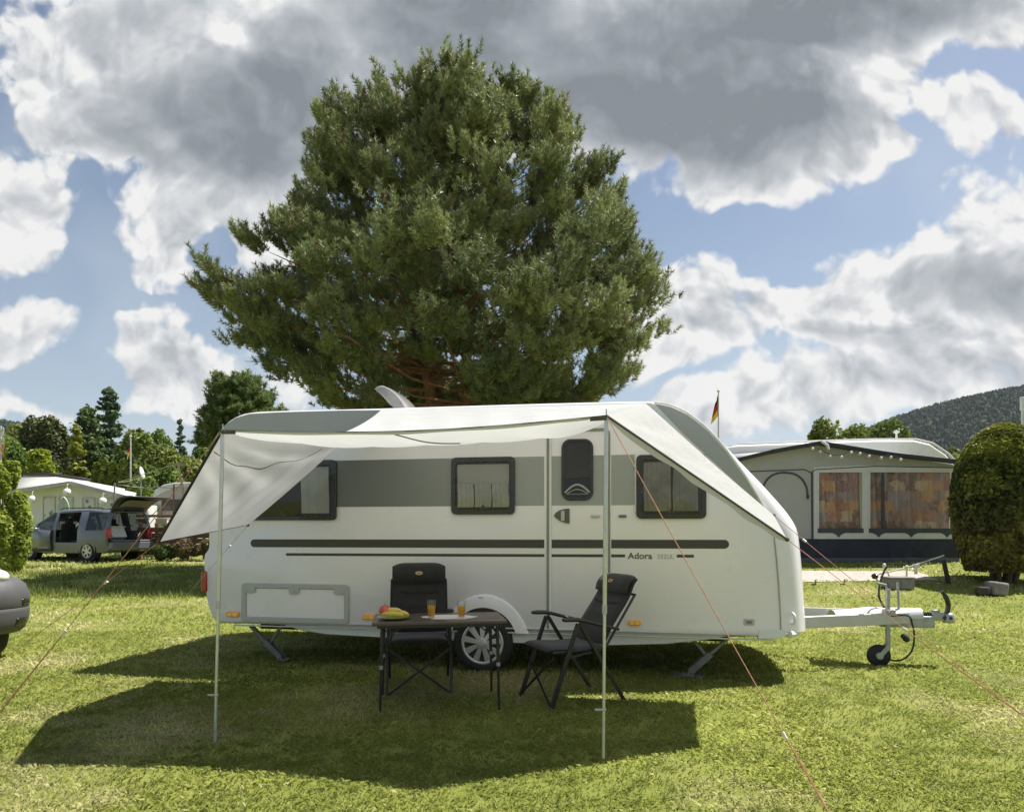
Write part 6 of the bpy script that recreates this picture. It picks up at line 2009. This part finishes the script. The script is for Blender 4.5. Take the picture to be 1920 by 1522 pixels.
# ================================================================== RIGHT: awning tent, its caravan, lights, barrier, stones
def awning_tent():
    d = 16.0
    c0 = P(1590, 1055, d); g = ground(c0.x, d)
    o = empty("awning_tent", (c0.x, d, g), 0, "grey awning tent with black roof edge, patterned window panels and navy skirt", "tent")
    k = d / F
    def q(px, py): return ((px - 1590) * k, H - (py - HZ) * k - g)
    wallm = mat("tent_grey", (.36, .36, .345), .75, var=.05, scale=1.5, bump=.25, bscale=3)
    light = mat("tent_pale", (.56, .56, .55), .7, var=.04)
    navy = mat("tent_navy", (.017, .020, .034), .7, var=.25, scale=3, bump=.3, bscale=4)
    dk = mat("tent_zip_dark", (.05, .055, .065), .7)
    def f(y): return (lambda p: (p[0], y, p[1]))
    # wall with the two window openings: built from pieces
    MB().prism([q(1380, 1011), q(1380, 868), q(1395, 862), q(1530, 834), q(1793, 872), q(1793, 882), q(1628, 882), q(1531, 884), q(1531, 1011)], f(0), f(.04)).build("front_wall", wallm, o)
    MB().prism([q(1795, 1011), q(1795, 882), q(1786, 882), q(1786, 1011)], f(0), f(.04)).build("corner_post", light, o)
    MB().prism([q(1617, 1011), q(1617, 884), q(1630, 883), q(1630, 1011)], f(-.004), f(.04)).build("mullion", light, o)
    MB().prism([q(1526, 1011), q(1526, 884), q(1534, 884), q(1534, 1011)], f(-.006), f(-.001)).build("mullion", light, o)
    MB().prism([q(1526, 886), q(1526, 876), q(1620, 872), q(1795, 876), q(1795, 884)], f(-.007), f(-.001)).build("header", light, o)
    MB().prism([q(1531, 1012), q(1531, 994), q(1795, 994), q(1795, 1012)], f(-.01), f(.03)).build("sill", light, o)
    # navy skirt with soft folds
    a, b_ = q(1380, 1010), q(1795, 1057)
    MB().grid(80, 5, lambda s, t_: (a[0] + (b_[0] - a[0]) * s, -.012 - .018 * math.sin(s * 60 + math.sin(s * 17) * 2) * t_ - .06 * t_, a[1] + (.10 - a[1]) * t_)).build("skirt", navy, o)
    MB().grid(60, 2, lambda s, t_: (a[0] + (b_[0] - a[0]) * s, -.085 - .01 * math.sin(s * 50), .10 - .12 * t_)).build("mud_flap", mat("mud_flap", (.09, .10, .12), .7), o)
    # window panels: curtain behind, clear film before
    mc = bpy.data.materials.new("patterned_curtain"); mc.use_nodes = True
    t = NT(mc.node_tree); b = t.n['Principled BSDF']
    co = t.new('ShaderNodeTexCoord').outputs['Object']
    sq = t.vmath('MULTIPLY', co, (1, 0, 1))
    br = t.new('ShaderNodeTexBrick'); br.offset = .37; br.squash = 1.0
    t.put(br.inputs['Vector'], t.new('ShaderNodeMapping').outputs[0])
    mp = br.inputs['Vector'].links[0].from_node
    wv_ = t.new('ShaderNodeTexNoise'); t.put(wv_.inputs['Vector'], co); wv_.inputs['Scale'].default_value = 7; wv_.inputs['Detail'].default_value = 4
    t.put(mp.inputs[0], t.vmath('MULTIPLY_ADD', t.vmath('SUBTRACT', wv_.outputs['Color'], (.5, .5, .5)), (.22, .1, .22), co)); mp.inputs['Rotation'].default_value = (R_(-90), 0, 0)
    br.inputs['Scale'].default_value = 1.0
    br.inputs['Brick Width'].default_value = .27; br.inputs['Row Height'].default_value = .235
    br.inputs['Mortar Size'].default_value = .0
    br.inputs['Color1'].default_value = (.0, .0, .0, 1); br.inputs['Color2'].default_value = (1, 1, 1, 1)
    rp = t.new('ShaderNodeValToRGB'); e = rp.color_ramp.elements; rp.color_ramp.interpolation = 'CONSTANT'
    e[0].color = (.24, .12, .085, 1); e[1].position = .28; e[1].color = (.36, .22, .18, 1)
    for ps, c_ in ((.48, (.62, .33, .13)), (.62, (.36, .29, .31)), (.80, (.46, .18, .09)), (.92, (.66, .48, .30))):
        x = e.new(ps); x.color = (*c_, 1)
    t.put(rp.inputs[0], br.outputs[0])
    vo = t.new('ShaderNodeTexVoronoi'); t.put(vo.inputs['Vector'], co); vo.inputs['Scale'].default_value = 5.5; vo.distance = 'CHEBYCHEV'
    c2 = t.mix(t.ramp(vo.outputs['Distance'], .05, .11, .75, 0, False), rp.outputs[0], (.10, .035, .03))
    nn = t.noise(co, 9, 6, .7)
    c3 = t.mix(t.ramp(nn, .42, .70, 0, .7), c2, (.50, .36, .30))
    c3 = t.mix(t.ramp(t.noise(t.vmath('MULTIPLY', co, (14, 1, 3)), 1.0, 5, .7), .57, .70, 0, .8), c3, (.08, .04, .04))
    c3 = t.mix(.10, c3, (.20, .15, .135))
    t.put(b.inputs['Base Color'], c3); b.inputs['Roughness'].default_value = .85
    film = glass("window_film", (.90, .89, .88), .09, .05)
    # film ripples give broken highlights
    tt = NT(film.node_tree)
    gl = [n_ for n_ in tt.n if n_.type == 'BSDF_GLOSSY'][0]
    bp = tt.new('ShaderNodeBump'); bp.inputs['Strength'].default_value = .8; bp.inputs['Distance'].default_value = .05
    tt.put(bp.inputs['Height'], tt.noise(tt.new('ShaderNodeTexCoord').outputs['Object'], 5, 4, .6, 1.5))
    tt.put(gl.inputs['Normal'], bp.outputs[0])
    for (x0, x1) in ((1534, 1617), (1630, 1786)):
        a, b_ = q(x0, 884), q(x1, 996)
        w_ = MB().ring([(a[0] - .02, b_[1] - .02), (b_[0] + .02, b_[1] - .02), (b_[0] + .02, a[1] + .02), (a[0] - .02, a[1] + .02)], [(a[0] + .015, b_[1] + .07), (b_[0] - .015, b_[1] + .07), (b_[0] - .015, a[1] - .015), (a[0] + .015, a[1] - .015)], f(-.016), f(-.0105)).build("window_panel", light, o)
        MB().prism([(a[0] - .02, b_[1] - .035), (b_[0] + .02, b_[1] - .035), (b_[0] + .02, b_[1] + .072), (a[0] - .02, b_[1] + .072)], f(-.020), f(-.0165)).build("lower_band", dk, w_)
        MB().grid(int((x1 - x0) * .9), 6, lambda s, t_: (a[0] + (b_[0] - a[0]) * s, .10 + .05 * math.sin(s * (b_[0] - a[0]) * 24 + 1.5 * math.sin(t_ * 2)), b_[1] + (a[1] - b_[1]) * t_)).build("curtain", mc, w_)
        MB().grid(12, 8, lambda s, t_: (a[0] + (b_[0] - a[0]) * s, .012 + .006 * math.sin(s * 9 + t_ * 4), b_[1] + (a[1] - b_[1]) * t_)).build("film", film, w_)
    MB().tube([(q(1657, 990)[0], .03, q(1657, 990)[1]), (q(1656, 886)[0], .03, q(1656, 886)[1])], .035, 8).build('inner_pole', dk, o)
    # scalloped border beneath the windows
    n_sc = 0
    for (x0, x1, ns_) in ((1534, 1617, 1), (1630, 1795, 3)):
        wd = (x1 - x0) / ns_ if ns_ > 1 else (x1 - x0)
        cs = [x0 + 38] if ns_ == 1 else [1647, 1708, 1775]
        for cx in cs:
            MB().prism([q(cx - 13, 998.5), q(cx - 5, 1002), q(cx, 1007.5), q(cx + 5, 1002), q(cx + 13, 998.5)], f(-.0165), f(-.0105)).build("scallop", dk, o)
    # zip lines: arch of the door and seams
    mb = MB()
    arch = [q(1428, 930), q(1431, 912), q(1440, 897), q(1455, 888), q(1472, 886), q(1490, 889), q(1504, 899), q(1512, 914), q(1514, 930)]
    mb.tube([(p[0], -.008, p[1]) for p in smoothline([Vector((p[0], 0, p[1])) for p in arch], 4) for p in [(p.x, p.z)]], .022, 6)
    p_ = q(1514, 931)
    mb.tube([(q(1522, 886)[0], -.006, q(1522, 886)[1]), (q(1523, 1010)[0], -.006, q(1523, 1010)[1])], .022, 6)
    mb.tube([(q(1405, 884)[0], -.006, q(1405, 884)[1]), (q(1508, 880)[0], -.006, q(1508, 880)[1]), (q(1520, 886)[0], -.006, q(1520, 886)[1]), (q(1530, 880)[0], -.006, q(1530, 880)[1]), (q(1640, 874)[0], -.006, q(1640, 874)[1]), (q(1790, 877)[0], -.006, q(1790, 877)[1])], .012, 6)
    mb.build("zip", dk, o)
    MB().ball((p_[0], -.02, p_[1]), .045, 8, 6, (.7, .5, 1.3)).build("zip_toggle", M_BLACK, o)
    # roof edges (black piping boards) and cloth roof behind them
    mb = MB()
    e1, e2, e3 = q(1376, 864), q(1530, 832), q(1798, 868)
    e1b, e3b = q(1440, 848), q(1660, 853)
    for a, b_ in ((e1, e1b), (e1b, e2), (e2, e3b), (e3b, e3)):
        mb.bar((a[0], -.16, a[1]), (b_[0], -.16, b_[1]), .20, .085)
    mb.build("roof_edge", mat("tent_black", (.020, .022, .028), .6), o, bevel=.01)
    vs = [(e1[0], -.1, e1[1] + .02), (e2[0], -.1, e2[1] + .03), (e3[0], -.1, e3[1] + .02), (e1[0], 2.4, e1[1] + .34), (e2[0], 2.4, e2[1] + .10), (e3[0], 2.4, e3[1] + .30)]
    MB().add(vs, [(0, 1, 4, 3), (1, 2, 5, 4)]).build("roof", mat("tent_roof", (.50, .50, .49), .7), o, solid=.03)
    MB().tube([(e2[0], -.3, e2[1] + .02), (e2[0] + .12, -.3, e2[1] - .06), (e2[0] + .16, -.28, e2[1] - .16)], .035, 6).build("ridge_cap", light, o)
    # caravan the tent leans on
    cv = empty("white_caravan", (c0.x, d + 2.4, g), 0, "white caravan whose curved roof shows above the awning tent", "caravan")
    kk_ = (d + 2.4) / F
    def qq(px, py): return ((px - 960) * kk_ - c0.x, H - (py - HZ) * kk_ - g)
    pr = [qq(1345, 1020), qq(1345, 840), qq(1385, 834), qq(1530, 828.5), qq(1640, 825), qq(1715, 825), qq(1745, 832), qq(1775, 852), qq(1795, 878), qq(1800, 1020)]
    MB().prism(pr, lambda p: (p[0], 0, p[1]), lambda p: (p[0], 2.1, p[1])).build("body", mat("caravan_white_old", (.74, .74, .73), .4, var=.03), cv, bevel=.05)
    mb = MB()
    tr_ = [qq(x, y) for x, y in ((1385, 832.5), (1530, 827), (1640, 823.5), (1717, 823.5), (1748, 831), (1778, 851), (1797, 873))]
    mb.tube([(p[0], -.02, p[1]) for p in tr_], .030, 6)
    mb.build("roof_trim", mat("roof_trim_grey", (.56, .56, .56), .5), cv)
    a = qq(1720, 812)
    MB().tube([(a[0], 1.0, a[1] - .25), (a[0], 1.0, a[1] + .16)], .03, 8).lathe([(.03, 0), (.075, .01), (.075, .06), (.004, .08)], (a[0], 1.0, a[1] + .14), (0, 0, 1), 12).build("chimney", mat("chimney_white", (.72, .72, .72), .4), cv)
    for x in (1390, 1410, 1443, 1510):
        a = qq(x, 832)
        MB().box((a[0], .8, a[1] + .02), (.16, .3, .05)).build("roof_vent", mat("vent_grey", (.35, .35, .36), .5), cv, bevel=.01)
    # string of white bulbs under the gable
    pts = [(1499, 838), (1513, 846), (1527, 851), (1545, 860), (1566, 861), (1584, 853), (1600, 855), (1617, 860), (1639, 863), (1657, 862), (1675, 866)]
    st = empty("string_lights", (c0.x, d, g), 0, "string of small round white lights under the tent gable", "lights")
    mb = MB()
    w3 = [Vector((q(x, y)[0], -.30, q(x, y)[1] + .07)) for x, y in pts]
    MB().tube(smoothline(w3, 4), .006, 5).build("wire", M_RUB, st)
    for p in w3[1:]:
        MB().ball(p - Vector((0, 0, .045)), .036, 10, 8).build("bulb", mat("bulb_white", (.62, .60, .55), .4), st)
    # thin side guy of the tent at the right corner
awning_tent()

# barrier: dark post, pale rod, white knobs
d = 13.4
b0 = P(1778, 1104, d); b0.z = ground(b0.x, d)
o = empty("barrier", b0, 0, "low barrier of a pale rod with white knobs on a dark leaning post", "barrier")
def rel(px, py, dd=d): return P(px, py, dd) - b0
MB().tube([rel(1780, 1106), rel(1777, 1085), rel(1769, 1050)], .042, 8).build("post", mat("post_dark", (.035, .030, .025), .8), o)
MB().tube([rel(1640, 1078), rel(1700, 1064), rel(1770, 1041)], .013, 8).build("rod", mat("rod_pale", (.60, .58, .52), .6), o)
MB().tube([rel(1659, 1060), rel(1668, 1082)], .014, 6).ball(rel(1658, 1060), .042, 10, 8, (.8, .8, 1.1)).build("knob", mat("knob_white", (.72, .72, .66), .5), o)
MB().tube([rel(1717, 1060), rel(1717, 1076)], .03, 8).box(rel(1717, 1060), (.10, .06, .05)).build("knob", mat("knob_white", (.72, .72, .66)), o)
MB().tube([rel(1700, 1063), rel(1700, 1085)], .016, 6).ball(rel(1700, 1062), .03, 8, 6).build("knob", mat("knob_white", (.72, .72, .66)), o)
# grey metal box in the grass
p = P(1683, 1103, 12.9)
p.z = ground(p.x, p.y)
tag(MB().box((0, 0, .10), (.46, .30, .20)).box((0, 0, .212), (.49, .33, .022)).box((-.02, -.16, .09), (.06, .015, .05)).build("power_box", mat("box_grey", (.20, .19, .18), .6, .2, var=.15, scale=8), None, bevel=.01, loc=p), "low grey metal box in the grass under the pale barrier rod", "box")
# stones at the bush's foot
for i, (x, y, sx_, sz_, lab) in enumerate(((1868, 1104, .20, .24, "pale grey stone block upright at the foot of the clipped bush"), (1842, 1105, .16, .15, "small dark stone left of the pale block under the clipped bush"))):
    p = P(x, y, 12.3); p.z = ground(p.x, p.y)
    r = random.Random(i + 3)
    mb = MB().box((0, 0, sz_ / 2), (sx_ * 1.6, sx_ * 1.2, sz_), Matrix.Rotation(.12, 3, 'Y'))
    s_ = mb.build("stone", mat("stone_grey" if i == 0 else "stone_dark", (.22, .205, .19) if i == 0 else (.07, .06, .05), .9, var=.25, scale=6, bump=.6, bscale=12), None, bevel=.04, seg=3, loc=p, rz=.2 + i)
    tag(s_, lab, "stone", "stones under the clipped bush")
# small clutter on the path
for i, (x, y, c_, lab) in enumerate(((1528, 1088, (.10, .09, .08), "tiny dark peg lying on the gravel path near the caravan nose"), (1582, 1087, (.16, .10, .07), "small brown peg standing on the gravel path under the guy ropes"))):
    p = P(x, y, 13.2); p.z = ground(p.x, p.y) + .01
    tag(MB().tube([(0, 0, 0), (.015, 0, .10), (.05, 0, .105)], .010, 6).box((-.02, 0, .015), (.07, .05, .025)).build("tent_peg", mat("peg_%d" % i, c_, .7), None, loc=p), lab, "peg", "pegs on the path")
# small grey mast at the extreme right edge
p = P(1917, HZ, 18); p.z = ground(p.x, 18)
zt = H - (745 - HZ) * 18 / F - p.z
tag(MB().tube([(0, 0, 0), (0, 0, zt)], .03, 8).box((.02, 0, zt - .16), (.12, .10, .34)).build("lamp_mast", mat("mast_pale", (.62, .63, .62), .5), None, bevel=.01, loc=p), "pale mast top at the extreme right edge above the clipped bush", "mast")
# ================================================================== AIR
def haze():
    mb = MB().box((0, 850, 120), (3100, 2500, 256))
    m = bpy.data.materials.new("haze_air"); m.use_nodes = True
    t = NT(m.node_tree)
    t.n.remove(t.n['Principled BSDF'])
    v = t.new('ShaderNodeVolumePrincipled')
    v.inputs['Color'].default_value = (.80, .87, .95, 1)
    v.inputs['Density'].default_value = .00006
    v.inputs['Anisotropy'].default_value = .2
    t.put(t.n['Material Output'].inputs['Volume'], v.outputs[0])
    tag(mb.build("haze", m, None, smooth=0), kind='stuff')
haze()
